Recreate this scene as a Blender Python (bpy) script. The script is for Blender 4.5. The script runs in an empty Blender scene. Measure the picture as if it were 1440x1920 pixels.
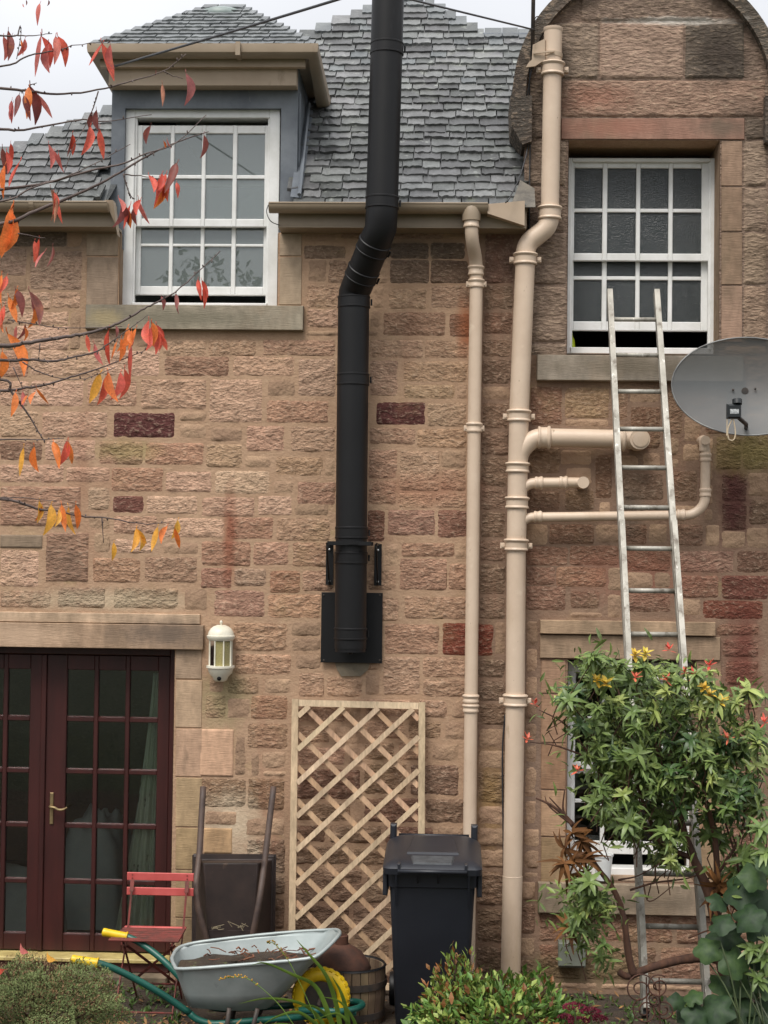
import bpy, math, random
from mathutils import Vector, Matrix, noise
R = math.radians
random.seed(7)
SC = bpy.context.scene
COL = SC.collection
# ------------------------------------------------------------------ camera
FPX = 3024.0; CAM = Vector((0.0, -10.5, 2.75))
YAW, PITCH, ROLL = R(2.4), math.atan2(90, FPX), R(0.72)
CR = Matrix.Rotation(YAW, 3, 'Z') @ Matrix.Rotation(R(90) + PITCH, 3, 'X') @ Matrix.Rotation(ROLL, 3, 'Z')
cd = bpy.data.cameras.new('camera'); cam = bpy.data.objects.new('camera', cd); COL.objects.link(cam)
cam.matrix_world = Matrix.Translation(CAM) @ CR.to_4x4()
cd.sensor_fit = 'VERTICAL'; cd.sensor_height = 36; cd.lens = 36 * FPX / 1920; cd.clip_end = 400
SC.camera = cam
# ------------------------------------------------------------------ overcast sky, soft sun, exposure
W = bpy.data.worlds.new('World'); SC.world = W; W.use_nodes = True
wn, wl = W.node_tree.nodes, W.node_tree.links
wn.clear()
SUN_EL, SUN_AZ = R(57), R(205)
sky = wn.new('ShaderNodeTexSky'); sky.sky_type = 'NISHITA'; sky.sun_disc = False
sky.sun_elevation = SUN_EL; sky.sun_rotation = SUN_AZ; sky.dust_density = 3
tc = wn.new('ShaderNodeTexCoord'); sp = wn.new('ShaderNodeSeparateXYZ'); wl.new(tc.outputs['Generated'], sp.inputs[0])
mr = wn.new('ShaderNodeMapRange'); mr.inputs[1].default_value = 0; mr.inputs[2].default_value = 1
mr.inputs[3].default_value = 2.2; mr.inputs[4].default_value = 10       # CIE overcast: zenith brighter than horizon
wl.new(sp.outputs['Z'], mr.inputs[0])
cn = wn.new('ShaderNodeTexNoise'); cn.inputs['Scale'].default_value = 2.2; cn.inputs['Detail'].default_value = 4
wl.new(tc.outputs['Generated'], cn.inputs['Vector'])
cr = wn.new('ShaderNodeMapRange'); cr.inputs[1].default_value = .3; cr.inputs[2].default_value = .7
cr.inputs[3].default_value = .74; cr.inputs[4].default_value = 1.1; wl.new(cn.outputs[0], cr.inputs[0])
m1 = wn.new('ShaderNodeMath'); m1.operation = 'MULTIPLY'; wl.new(mr.outputs[0], m1.inputs[0]); wl.new(cr.outputs[0], m1.inputs[1])
cc = wn.new('ShaderNodeVectorMath'); cc.operation = 'SCALE'; cc.inputs[0].default_value = (.985, .99, 1.01)
wl.new(m1.outputs[0], cc.inputs['Scale'])
mx = wn.new('ShaderNodeMix'); mx.data_type = 'RGBA'; mx.inputs[0].default_value = .9
wl.new(sky.outputs[0], mx.inputs[6]); wl.new(cc.outputs[0], mx.inputs[7])
bg = wn.new('ShaderNodeBackground'); bg.inputs[1].default_value = .1; wl.new(mx.outputs[2], bg.inputs[0])
wo = wn.new('ShaderNodeOutputWorld'); wl.new(bg.outputs[0], wo.inputs[0])
sl = bpy.data.lights.new('sun', 'SUN'); sl.energy = 1.2; sl.angle = R(25); sl.color = (1, .95, .88)
so = bpy.data.objects.new('sun', sl); COL.objects.link(so)
sd = Vector((math.sin(SUN_AZ) * math.cos(SUN_EL), math.cos(SUN_AZ) * math.cos(SUN_EL), math.sin(SUN_EL)))
so.rotation_euler = sd.to_track_quat('Z', 'Y').to_euler(); so.location = (0, -6, 12)
SC.view_settings.view_transform = 'Standard'; SC.view_settings.look = 'None'
SC.view_settings.gamma = 1; SC.view_settings.use_curve_mapping = False
SC.view_settings.exposure = 1.17
# ------------------------------------------------------------------ measuring: photograph pixel -> point of the place
def ray(u, v):
    return CR @ Vector(((u - 720) / FPX, -(v - 960) / FPX, -1))
def P(u, v, y=0.0):
    d = ray(u, v); t = (y - CAM.y) / d.y
    return CAM + d * t
def PX(u, y=0.0, v=960): return P(u, v, y).x
def PZ(v, y=0.0, u=720): return P(u, v, y).z
def S(y): return (y - CAM.y) / FPX           # metres per pixel at plane y
# ------------------------------------------------------------------ mesh helpers
class MB:
    def __init__(s): s.v = []; s.f = []; s.m = []; s.mi = 0
    def vert(s, p): s.v.append(tuple(p)); return len(s.v) - 1
    def face(s, *i): s.f.append(tuple(i)); s.m.append(s.mi)
    def poly(s, pts): s.face(*[s.vert(p) for p in pts])
    def hexa(s, c):      # 8 corners: bottom 4 ccw, top 4 ccw
        i = [s.vert(p) for p in c]
        for q in ((3,2,1,0),(4,5,6,7),(0,1,5,4),(1,2,6,5),(2,3,7,6),(3,0,4,7)): s.face(*[i[k] for k in q])
    def box(s, x0, x1, y0, y1, z0, z1):
        s.hexa([(x0,y0,z0),(x1,y0,z0),(x1,y1,z0),(x0,y1,z0),(x0,y0,z1),(x1,y0,z1),(x1,y1,z1),(x0,y1,z1)])
    def bbox(s, x0, x1, y0, y1, z0, z1, b=.004):   # box with bevelled front (low y) edges and vertical edges
        b = min(b, (x1-x0)/3, (z1-z0)/3, (y1-y0)/2)
        A = [(x0,y1,z0),(x1,y1,z0),(x1,y1,z1),(x0,y1,z1)]
        B = [(x0,y0+b,z0),(x1,y0+b,z0),(x1,y0+b,z1),(x0,y0+b,z1)]
        Cc = [(x0+b,y0,z0+b),(x1-b,y0,z0+b),(x1-b,y0,z1-b),(x0+b,y0,z1-b)]
        r = [[s.vert(p) for p in q] for q in (A,B,Cc)]
        for a, c in ((0,1),(1,2)):
            for k in range(4):
                n = (k+1) % 4; s.face(r[a][k], r[a][n], r[c][n], r[c][k])
        s.face(*r[2]); s.face(*reversed(r[0]))
    def bar(s, a, b, w, t, up=(0,0,1)):       # rectangular bar from a to b, w along side, t along normal
        a, b = Vector(a), Vector(b); d = (b-a).normalized(); up = Vector(up)
        sd_ = d.cross(up)
        if sd_.length < 1e-4: sd_ = d.cross(Vector((1,0,0)))
        sd_.normalize(); n = sd_.cross(d).normalized()
        c = []
        for p in (a, b):
            for i, j in ((-1,-1),(1,-1),(1,1),(-1,1)): c.append(p + sd_*(w/2*i) + n*(t/2*j))
        s.hexa(c)
    def ring(s, c, ax, r, n, ref=None, ry=None, ph=0):
        ax = Vector(ax).normalized()
        ref = Vector(ref) if ref is not None else (Vector((0,0,1)) if abs(ax.z) < .9 else Vector((1,0,0)))
        e1 = (ref - ax*ref.dot(ax)).normalized(); e2 = ax.cross(e1)
        ry = r if ry is None else ry
        return [s.vert(Vector(c) + e1*(r*math.cos(2*math.pi*k/n+ph)) + e2*(ry*math.sin(2*math.pi*k/n+ph))) for k in range(n)]
    def skin(s, a, b):
        n = len(a)
        for k in range(n): s.face(a[k], a[(k+1)%n], b[(k+1)%n], b[k])
    def tube(s, pts, r, n=10, caps=True):
        pts = [Vector(p) for p in pts]; m = len(pts)
        rs = r if isinstance(r, (list, tuple)) else [r]*m
        prev = None; ref = None; first = None
        for i, p in enumerate(pts):
            d = (pts[min(i+1,m-1)] - pts[max(i-1,0)])
            if d.length < 1e-9: d = Vector((0,0,1))
            d.normalize()
            if ref is None: ref = Vector((0,0,1)) if abs(d.z) < .9 else Vector((0,1,0))
            ref = (ref - d*ref.dot(d)).normalized()
            rg = s.ring(p, d, rs[i], n, ref)
            if prev: s.skin(prev, rg)
            else: first = rg
            prev = rg
        if caps and n > 2: s.face(*reversed(first)); s.face(*prev)
    def lathe(s, prof, c, ax=(0,0,1), n=20, ref=None, caps=True):   # prof: (radius, height along ax)
        ax = Vector(ax).normalized(); prev = None; first = None
        for r, h in prof:
            rg = s.ring(Vector(c)+ax*h, ax, max(r,1e-4), n, ref)
            if prev: s.skin(prev, rg)
            else: first = rg
            prev = rg
        if caps: s.face(*reversed(first)); s.face(*prev)
    def extrude(s, poly, off):           # closed planar polygon extruded by vector off
        off = Vector(off); a = [s.vert(p) for p in poly]; b = [s.vert(Vector(p)+off) for p in poly]
        s.face(*a); s.face(*reversed(b))
        for k in range(len(a)):
            n = (k+1) % len(a); s.face(a[n], a[k], b[k], b[n])
    def ball(s, c, r, n=10, m=6, sc=(1,1,1)):
        c = Vector(c); prev = None
        for i in range(m+1):
            th = math.pi*i/m; rr = math.sin(th)*r
            rg = [s.vert(c+Vector((rr*math.cos(2*math.pi*k/n)*sc[0], rr*math.sin(2*math.pi*k/n)*sc[1], math.cos(th)*r*sc[2]))) for k in range(n)]
            if prev: s.skin(prev, rg)
            prev = rg
    def mesh(s, name, mats, smooth=False, angle=None):
        me = bpy.data.meshes.new(name); me.from_pydata(s.v, [], s.f)
        for m_ in (mats if isinstance(mats, (list, tuple)) else [mats]): me.materials.append(m_)
        if any(s.m): me.polygons.foreach_set('material_index', s.m)
        me.validate(); me.update()
        if smooth or angle:
            me.polygons.foreach_set('use_smooth', [True]*len(me.polygons))
            if angle: me.set_sharp_from_angle(angle=R(angle))
        return me
    def build(s, name, mat, parent=None, smooth=False, angle=None):
        return link(name, s.mesh(name, mat, smooth, angle), parent)
def link(name, me, parent=None):
    o = bpy.data.objects.new(name, me); COL.objects.link(o)
    if parent is not None:
        o.parent = parent
        if parent.parent is None: o.matrix_parent_inverse = Matrix.Translation(-parent.location)
    return o
def tag(o, label, cat, group=None, kind=None):
    if label: o['label'] = label
    if cat: o['category'] = cat
    if group: o['group'] = group
    if kind: o['kind'] = kind
    return o
def thing(name, label, cat, loc, group=None):
    o = bpy.data.objects.new(name, None); COL.objects.link(o); o.location = loc; o.empty_display_size = .05
    return tag(o, label, cat, group)
def fillet(pts, r=.05, n=5):
    pts = [Vector(p) for p in pts]; out = [pts[0]]
    for i in range(1, len(pts)-1):
        a, b, c = pts[i-1], pts[i], pts[i+1]
        d1 = (a-b); d2 = (c-b); l = min(r, d1.length*.49, d2.length*.49)
        p1 = b + d1.normalized()*l; p2 = b + d2.normalized()*l
        for k in range(n+1):
            t = k/n; out.append(p1*(1-t)**2 + b*(2*t*(1-t)) + p2*t*t)
    out.append(pts[-1]); return out
def smooth_path(pts, n=4):
    pts = [Vector(p) for p in pts]; q = [pts[0]*2-pts[1]] + pts + [pts[-1]*2-pts[-2]]; out = []
    for i in range(1, len(q)-2):
        a, b, c, d = q[i-1:i+3]
        for k in range(n):
            t = k/n
            out.append(.5*((2*b)+(c-a)*t+(2*a-5*b+4*c-d)*t*t+(3*b-a-3*c+d)*t**3))
    out.append(pts[-1]); return out
# ------------------------------------------------------------------ procedural materials
def lin(c): return tuple(((x/255)/12.92 if x/255 <= .04045 else ((x/255+.055)/1.055)**2.4) for x in c)
def rgb(r, g, b, k=1.0): return tuple(x*k for x in lin((r, g, b))) + (1,)
def pm(name, col, rough=.7, col2=None, scale=8, stretch=(1,1,1), detail=5, contrast=(.35,.65), bump=0, bscale=None, bdist=.01,
       metal=0, spec=.5, objcol=False, island=0, speck=None, trans=0, coat=0, streak=None, world=True, bstretch=None, stains=None):
    m = bpy.data.materials.new(name); m.use_nodes = True; N, L = m.node_tree.nodes, m.node_tree.links
    b = N['Principled BSDF']; b.inputs['Roughness'].default_value = rough; b.inputs['Metallic'].default_value = metal
    b.inputs['Specular IOR Level'].default_value = spec
    if coat: b.inputs['Coat Weight'].default_value = coat
    g = N.new('ShaderNodeNewGeometry'); t = N.new('ShaderNodeTexCoord')
    src = g.outputs['Position'] if world else t.outputs['Object']
    def coords(st):
        mp = N.new('ShaderNodeMapping'); mp.inputs['Scale'].default_value = st; L.new(src, mp.inputs[0]); return mp.outputs[0]
    def nz(sc_, st, det=5, rg=.6):
        n = N.new('ShaderNodeTexNoise'); n.inputs['Scale'].default_value = sc_; n.inputs['Detail'].default_value = det
        n.inputs['Roughness'].default_value = rg; L.new(coords(st), n.inputs['Vector']); return n.outputs[0]
    def mapr(x, a, b_, c=0, d=1):
        q = N.new('ShaderNodeMapRange'); L.new(x, q.inputs[0])
        for i, val in enumerate((a, b_, c, d)): q.inputs[i+1].default_value = val
        return q.outputs[0]
    def mix(f, a, b_, mode='MIX'):
        q = N.new('ShaderNodeMix'); q.data_type = 'RGBA'; q.blend_type = mode
        if isinstance(f, float): q.inputs[0].default_value = f
        else: L.new(f, q.inputs[0])
        for i, x in ((6, a), (7, b_)):
            if isinstance(x, tuple): q.inputs[i].default_value = x
            else: L.new(x, q.inputs[i])
        return q.outputs[2]
    c = col
    if objcol:
        oi = N.new('ShaderNodeObjectInfo'); c = oi.outputs['Color']
    if col2 is not None:
        f = mapr(nz(scale, stretch, detail), *contrast)
        c = mix(f, c, col2)
    if objcol:                       # grain over the piece's own colour
        f = mapr(nz(scale, stretch, detail), .3, .7, .72, 1.22)
        gm = N.new('ShaderNodeVectorMath'); gm.operation = 'SCALE'; L.new(c, gm.inputs[0]); L.new(f, gm.inputs['Scale']); c = gm.outputs[0]
        f = mapr(nz(scale*5, stretch, 3), .3, .7, .82, 1.15)
        gm = N.new('ShaderNodeVectorMath'); gm.operation = 'SCALE'; L.new(c, gm.inputs[0]); L.new(f, gm.inputs['Scale']); c = gm.outputs[0]
    if island:
        f = mapr(g.outputs['Random Per Island'], 0, 1, 1-island, 1+island)
        gm = N.new('ShaderNodeVectorMath'); gm.operation = 'SCALE'
        if isinstance(c, tuple): gm.inputs[0].default_value = c[:3]
        else: L.new(c, gm.inputs[0])
        L.new(f, gm.inputs['Scale']); c = gm.outputs[0]
    for sc_, st, a, b_, colr, *mxf in (speck or []):      # dirt, lichen, scratches, painted relief shading: (scale, stretch, from, to, colour)
        c = mix(mapr(nz(sc_, st, 6, .65), a, b_, 0, mxf[0] if mxf else 1), c, colr)
    for u_, v_, ru, rv_, colr, mxs in (stains or []):       # a stain with a place, a size and a ragged edge on the wall
        q_ = P(u_, v_); vs = N.new('ShaderNodeVectorMath'); vs.operation = 'SUBTRACT'; L.new(src, vs.inputs[0]); vs.inputs[1].default_value = q_
        vm = N.new('ShaderNodeVectorMath'); vm.operation = 'MULTIPLY'; L.new(vs.outputs[0], vm.inputs[0]); vm.inputs[1].default_value = (1/(ru*S(0)), 0, 1/(rv_*S(0)))
        vl = N.new('ShaderNodeVectorMath'); vl.operation = 'LENGTH'; L.new(vm.outputs[0], vl.inputs[0])
        ad = N.new('ShaderNodeMath'); ad.operation = 'MULTIPLY_ADD'; L.new(nz(9, (1,1,.7), 6, .7), ad.inputs[0]); ad.inputs[1].default_value = 1.5; L.new(vl.outputs['Value'], ad.inputs[2])
        c = mix(mapr(ad.outputs[0], 1.85, 1.05, 0, mxs), c, colr)
    if isinstance(c, tuple): b.inputs['Base Color'].default_value = c
    else: L.new(c, b.inputs['Base Color'])
    if bump:
        bn = N.new('ShaderNodeBump'); bn.inputs['Strength'].default_value = bump; bn.inputs['Distance'].default_value = bdist
        L.new(nz(bscale or scale*3, bstretch or stretch, 6), bn.inputs['Height']); L.new(bn.outputs[0], b.inputs['Normal'])
    if trans:
        tr = N.new('ShaderNodeBsdfTranslucent'); ms = N.new('ShaderNodeMixShader'); ms.inputs[0].default_value = trans
        if isinstance(c, tuple): tr.inputs[0].default_value = c
        else: L.new(c, tr.inputs[0])
        L.new(b.outputs[0], ms.inputs[1]); L.new(tr.outputs[0], ms.inputs[2]); L.new(ms.outputs[0], N['Material Output'].inputs[0])
    return m
def glass(name, tint=(.75,.82,.8,1), rough=0.0, bump=0, bscale=60, body=None, bodyf=0.0, ior=1.5, faces=1.9):
    m = bpy.data.materials.new(name); m.use_nodes = True; N, L = m.node_tree.nodes, m.node_tree.links
    N.remove(N['Principled BSDF'])
    tr = N.new('ShaderNodeBsdfTransparent'); tr.inputs[0].default_value = tint
    gl = N.new('ShaderNodeBsdfGlossy'); gl.inputs['Roughness'].default_value = rough
    fr = N.new('ShaderNodeFresnel'); fr.inputs[0].default_value = ior
    mul = N.new('ShaderNodeMath'); mul.operation = 'MULTIPLY'; mul.inputs[1].default_value = faces; mul.use_clamp = True   # two faces of the pane
    L.new(fr.outputs[0], mul.inputs[0])
    base = tr.outputs[0]
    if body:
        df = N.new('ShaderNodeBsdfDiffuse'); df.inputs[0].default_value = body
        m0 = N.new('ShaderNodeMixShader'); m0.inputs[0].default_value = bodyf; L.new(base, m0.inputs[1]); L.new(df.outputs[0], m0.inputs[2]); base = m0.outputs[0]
    ms = N.new('ShaderNodeMixShader'); L.new(mul.outputs[0], ms.inputs[0]); L.new(base, ms.inputs[1]); L.new(gl.outputs[0], ms.inputs[2])
    if bump:
        g = N.new('ShaderNodeNewGeometry'); n = N.new('ShaderNodeTexNoise'); n.inputs['Scale'].default_value = bscale; L.new(g.outputs['Position'], n.inputs['Vector'])
        bn = N.new('ShaderNodeBump'); bn.inputs['Strength'].default_value = bump; bn.inputs['Distance'].default_value = .01
        L.new(n.outputs[0], bn.inputs['Height']); L.new(bn.outputs[0], gl.inputs['Normal']); L.new(bn.outputs[0], fr.inputs['Normal'])
    L.new(ms.outputs[0], N['Material Output'].inputs[0]); return m

M = {}
MAR = rgb(88,52,50); MOSS = rgb(150,140,88); SOOTY = rgb(92,80,70); LIME = rgb(206,190,164); RUSTY = rgb(142,84,64)
STAINS = [(1376,930,34,120,MAR,.85), (1392,1240,40,150,rgb(112,62,54),.75), (1200,1080,150,60,rgb(148,92,76),.45), (430,1010,16,110,RUSTY,.7), (240,845,70,26,MOSS,.5), (1405,850,80,50,rgb(146,134,84),.6), (420,1310,60,70,rgb(150,142,104),.6),
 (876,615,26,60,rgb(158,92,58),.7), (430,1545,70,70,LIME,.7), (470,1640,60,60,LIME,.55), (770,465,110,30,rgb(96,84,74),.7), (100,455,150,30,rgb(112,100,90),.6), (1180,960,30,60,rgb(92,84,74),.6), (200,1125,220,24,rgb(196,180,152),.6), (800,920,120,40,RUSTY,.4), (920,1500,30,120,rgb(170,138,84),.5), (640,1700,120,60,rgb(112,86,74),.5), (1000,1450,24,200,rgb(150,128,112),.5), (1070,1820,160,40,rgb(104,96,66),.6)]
GSTAINS = [(1350,100,70,70,rgb(70,62,56),.85), (1040,110,40,80,rgb(84,74,66),.7), (1270,40,130,9,rgb(206,200,190),.8), (1395,230,60,60,rgb(96,84,74),.6), (1010,300,30,160,rgb(104,90,80),.5), (1120,185,80,30,rgb(146,96,78),.5)]
DSTAINS = [(310,1188,120,34,rgb(104,92,82),.8), (40,1190,120,26,rgb(200,172,146),.6), (1150,240,90,22,rgb(150,104,88),.6), (1350,238,60,30,rgb(104,92,80),.8), (330,598,180,18,rgb(120,114,98),.8), (200,600,40,22,rgb(172,154,116),.6), (1200,690,180,22,rgb(118,108,92),.7), (1180,1690,180,20,rgb(108,96,82),.7)]
GREEN = rgb(120,125,70); PALE = rgb(190,180,160); SOOT = rgb(60,52,48)
M['stone'] = pm('rock_faced_sandstone', None, .9, objcol=True, scale=9, stretch=(1,1,1.6), bump=1.0, bscale=31, bstretch=(1,1,1.7), bdist=.034, spec=.15,
    speck=[(31,(1,1,1.7),.52,.78,rgb(222,194,168),.65), (31,(1,1,1.7),.45,.24,rgb(120,88,74),.8), (1.5,(1,1,1),.56,.80,rgb(168,146,108),.7), (2.3,(1,1,.22),.56,.76,rgb(150,104,84),.5), (.9,(1,1,1),.6,.82,rgb(158,132,108),.7), (3.1,(1,1,.5),.66,.8,rgb(112,92,80),.7)], stains=STAINS)  # pale weathered ridges, dark hollows: relief shading painted along the bump noise
M['stug'] = pm('stugged_sandstone', None, .9, objcol=True, scale=7, stretch=(1,1,2.2), bump=1.0, bscale=22, bstretch=(1,1,2.4), bdist=.034, spec=.15,
    speck=[(22,(1,1,2.4),.52,.8,rgb(196,172,148)), (22,(1,1,2.4),.44,.2,rgb(96,78,66)), (1.7,(1,1,1),.54,.76,rgb(104,88,76),.8), (34,(1,1,1.5),.68,.78,rgb(190,178,160))], stains=GSTAINS)  # ridges paler, hollows darker: relief shading put into the colour with the bump
M['dressed'] = pm('dressed_sandstone', None, .88, objcol=True, scale=4, stretch=(1,1,.6), bump=.6, bscale=70, bstretch=(.25,1,2.2), bdist=.006, spec=.15,
    speck=[(2.4,(1,1,.5),.52,.78,rgb(112,98,80)), (1.3,(1,1,.7),.55,.75,rgb(172,150,126),.7), (50,(1,1,1),.70,.8,rgb(200,190,172)), (5,(1,1,.25),.62,.8,rgb(96,84,70),.8)], stains=DSTAINS)
def mortar(name, c1, c2, lt, dk): return pm(name, c1, .95, c2, scale=4, bump=.7, bscale=40, bstretch=(1,1,1.2), bdist=.010, spec=.15,
    speck=[(24,(1,1,1.9),.56,.85,lt), (24,(1,1,1.9),.42,.22,dk), (1.5,(1,1,1),.56,.80,rgb(168,146,108),.7), (2.3,(1,1,.22),.56,.76,rgb(150,106,86),.5), (3.3,(1,1,1),.62,.78,rgb(160,144,98),.7), (3.1,(1,1,.5),.66,.8,rgb(120,98,84),.7)], stains=STAINS)
M['mortar'] = mortar('lime_mortar', rgb(179,149,123), rgb(167,137,112), rgb(202,175,148), rgb(142,114,94))
M['mortar2'] = mortar('brown_mortar', rgb(144,119,100), rgb(128,104,88), rgb(172,146,122), rgb(100,78,64))
M['slate'] = pm('roof_slate', None, .5, objcol=True, scale=10, stretch=(1,1,1), bump=.5, bscale=38, bdist=.006, spec=.55,
    speck=[(12,(1,1,1),.6,.75,rgb(150,154,148)), (5,(1,1,1),.62,.78,rgb(72,76,60)), (3,(1,1,1),.6,.75,rgb(134,138,128),.6), (22,(1,1,1),.68,.76,rgb(168,168,156),.8)])
M['slate_mass'] = pm('roof_slate_far', rgb(78,82,84), .5, rgb(100,104,104), scale=6, island=.28, bump=.5, bscale=38, bdist=.006, spec=.55,
    speck=[(5,(1,1,1),.64,.78,rgb(66,72,62))])
M['lead'] = pm('sheet_lead', rgb(86,92,100), .5, rgb(112,118,124), scale=4, bump=.2, bscale=14, bdist=.01, spec=.5, speck=[(9,(1,1,.4),.6,.75,rgb(136,140,142))])
M['white'] = pm('white_gloss_paint', rgb(232,232,230), .35, rgb(214,214,210), scale=6, spec=.5, bump=.1, bscale=40, bdist=.002, speck=[(18,(1,1,.5),.68,.78,rgb(170,168,160))])
M['beige'] = pm('cream_pipe_paint', rgb(208,187,165), .42, rgb(198,176,154), scale=4, bump=.25, bscale=55, bdist=.003, spec=.5,
    speck=[(3,(1,1,.3),.56,.78,rgb(178,154,124)), (30,(1,1,.6),.66,.76,rgb(140,120,94)), (9,(1,1,.25),.66,.78,rgb(150,128,98)), (60,(1,1,1),.73,.78,rgb(104,78,58)), (6,(1,1,1),.62,.8,rgb(222,206,184))])
M['gutter'] = pm('taupe_gutter_paint', rgb(160,143,122), .45, rgb(146,130,110), scale=3, spec=.45, bump=.1, bscale=40, bdist=.002, speck=[(6,(1,1,.5),.62,.8,rgb(120,106,86))])
M['fascia'] = pm('cream_fascia_paint', rgb(188,168,146), .5, rgb(174,154,132), scale=3, spec=.4, speck=[(7,(1,1,.5),.64,.8,rgb(140,122,98))])
M['flue'] = pm('matt_black_steel', rgb(13,13,15), .5, rgb(18,18,20), scale=3, spec=.35, speck=[(40,(1,1,1),.74,.8,rgb(60,60,62)), (4,(1,1,.3),.64,.8,rgb(46,46,48))])
M['mahogany'] = pm('mahogany_stained_wood', rgb(66,30,27), .42, rgb(52,24,22), scale=4, stretch=(3,3,.4), spec=.45, bump=.1, bscale=40, bdist=.002)
M['glass'] = glass('window_glass', tint=(.86,.9,.88,1))
M['glass2'] = glass('double_glazing_painted_sky', tint=(.74,.8,.79,1), faces=3.2, body=rgb(190,200,198), bodyf=.24)  # pale diffuse body paints bright sky reflection into the dormer panes
M['obscure'] = glass('obscured_glass', tint=(.12,.15,.15,1), rough=.18, bump=.55, bscale=130, body=rgb(50,60,60), bodyf=.4)
M['dark_room'] = pm('room_plaster', rgb(120,116,110), .9, rgb(104,100,96), scale=2)
M['wood_floor'] = pm('room_floor_boards', rgb(74,50,38), .5, rgb(60,40,30), scale=3, stretch=(6,1,1))
M['brass'] = pm('dull_brass', rgb(170,150,112), .4, rgb(140,120,88), scale=20, metal=.8)
M['iron'] = pm('dark_iron', rgb(46,44,42), .6, rgb(70,58,50), scale=20, bump=.2, bscale=60, bdist=.002)
M['cable'] = pm('black_cable', rgb(38,38,42), .55, rgb(52,52,56), scale=10)
M['rust'] = pm('rusty_iron', rgb(84,52,38), .85, rgb(58,38,30), scale=14, bump=.4, bscale=50, bdist=.003)
M['soil'] = pm('dark_soil', rgb(48,39,32), .95, rgb(70,57,44), scale=6, bump=1, bscale=22, bdist=.03, speck=[(16,(1,1,1),.6,.7,rgb(96,104,62))])
M['grass'] = pm('lawn_bank', rgb(46,52,32), .9, rgb(58,62,38), scale=3, bump=1, bscale=30, bdist=.03)
# ================================================================== ground
def ground_z(d):                       # d = metres out from the wall
    if d < 1.0: return 0.0
    if d < 4.6: return (d-1.0)*.278
    return 1.0 + (1-math.exp(-(d-4.6)/3))*.15
g = MB(); ds = [-4,-.5,0,.3,.6,.9,1.1,1.4,1.8,2.3,2.8,3.4,4,4.6,5.5,7,9,11,14,20,40,120]; xs = [-120,-40,-14,-8,-6]+[-5+.25*i for i in range(41)]+[6,8,14,40,120]
ids = [[g.vert((x, -d, ground_z(d) + (noise.noise((x*2.1, d*2.3, 0))*.03 if 0 < d < 12 and abs(x) < 6 else 0) - (.02 if d <= 0 else 0))) for x in xs] for d in ds]
for i in range(len(ds)-1):
    for j in range(len(xs)-1):
        g.mi = 0 if ds[i] < 3.2 else 1
        g.face(ids[i][j], ids[i][j+1], ids[i+1][j+1], ids[i+1][j])
o = g.build('ground', [M['soil'], M['grass']], smooth=True); tag(o, None, None, kind='structure')
# ================================================================== house
house = thing('stone_house', 'pink sandstone cottage with slate roof, dormer and round-headed gable', 'house', (0, 0, 0))
# openings: (x0, x1, z0, z1) on the wall face
def rect(u0, v0, u1, v1, y=0.0):
    uc, vc = (u0+u1)/2, (v0+v1)/2
    return (P(u0,vc,y).x, P(u1,vc,y).x, P(uc,v1,y).z, P(uc,v0,y).z)
OP_DOOR = rect(-150, 1216, 330, 1838); OP_DOOR = (OP_DOOR[0], P(327,1300).x, -.02, P(160,1214).z)
OP_DORM = (P(224,500).x, P(521,500).x, P(370,573).z, 5.9)
OP_RIGHT = (P(1064,460).x, P(1349,460).x, P(1200,666).z, P(1200,263).z)
OP_LOW = (P(1063,1400).x, P(1303,1400).x, P(1190,1652).z, P(1190,1238).z)
OPEN = [OP_DOOR, OP_DORM, OP_RIGHT, OP_LOW]
EAVE = P(720, 437).z                    # top of the plain wall, under the soffit
GX0, GX1 = P(984, 300).x, P(1442, 300).x
GCX = (GX0+GX1)/2; GR = (GX1-GX0)/2 + .03; GCZ = P(1212, 180).z
WX0, WX1, WT = -4.4, 3.6, .42
wall = MB()
gab = MB()
def sheet(x0, x1, z0, z1, ops, wall=wall):
    xs = sorted(set([x0, x1] + [x for o in ops for x in o[:2] if x0 < x < x1])); zs = sorted(set([z0, z1] + [z for o in ops for z in o[2:] if z0 < z < z1]))
    for a, b in zip(xs, xs[1:]):
        for c, d in zip(zs, zs[1:]):
            if any(o[0] <= (a+b)/2 <= o[1] and o[2] <= (c+d)/2 <= o[3] for o in ops): continue
            wall.poly([(a,0,c),(b,0,c),(b,0,d),(a,0,d)]); wall.poly([(a,WT,d),(b,WT,d),(b,WT,c),(a,WT,c)])
XB = P(889, 900).x; wal2 = MB(); sheet(WX0, XB, -.3, EAVE, OPEN); sheet(XB, GX0, -.3, EAVE, OPEN, wal2); ZS = OP_RIGHT[2]-.0; sheet(GX0, GX1, -.3, ZS, OPEN, wal2); sheet(GX0, GX1, ZS, GCZ, OPEN, gab); sheet(GX1, WX1, -.3, EAVE, OPEN, wal2)
for o_ in OPEN:
    x0, x1, z0, z1 = o_; z1 = min(z1, EAVE if o_ is OP_DORM else z1)
    for q in ([(x0,0,z0),(x0,0,z1),(x0,WT,z1),(x0,WT,z0)], [(x1,0,z1),(x1,0,z0),(x1,WT,z0),(x1,WT,z1)], [(x1,0,z0),(x0,0,z0),(x0,WT,z0),(x1,WT,z0)]): wall.poly(q)
    if o_ is not OP_DORM: wall.poly([(x0,0,z1),(x1,0,z1),(x1,WT,z1),(x0,WT,z1)])
arc = [(GCX + GR*math.cos(a), GCZ + GR*math.sin(a)) for a in [math.pi*k/28 for k in range(29)]]
gab.poly([(x,0,z) for x, z in arc]); gab.poly([(x,WT,z) for x, z in reversed(arc)])
for x in (GX0, GX1):
    gab.poly([(x,0,EAVE),(x,0,GCZ),(x,WT,GCZ),(x,WT,EAVE)])
WALL = wall.build('wall', M['mortar'], house); wal2.build('bathroom_wall', M['mortar2'], house)
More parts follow.
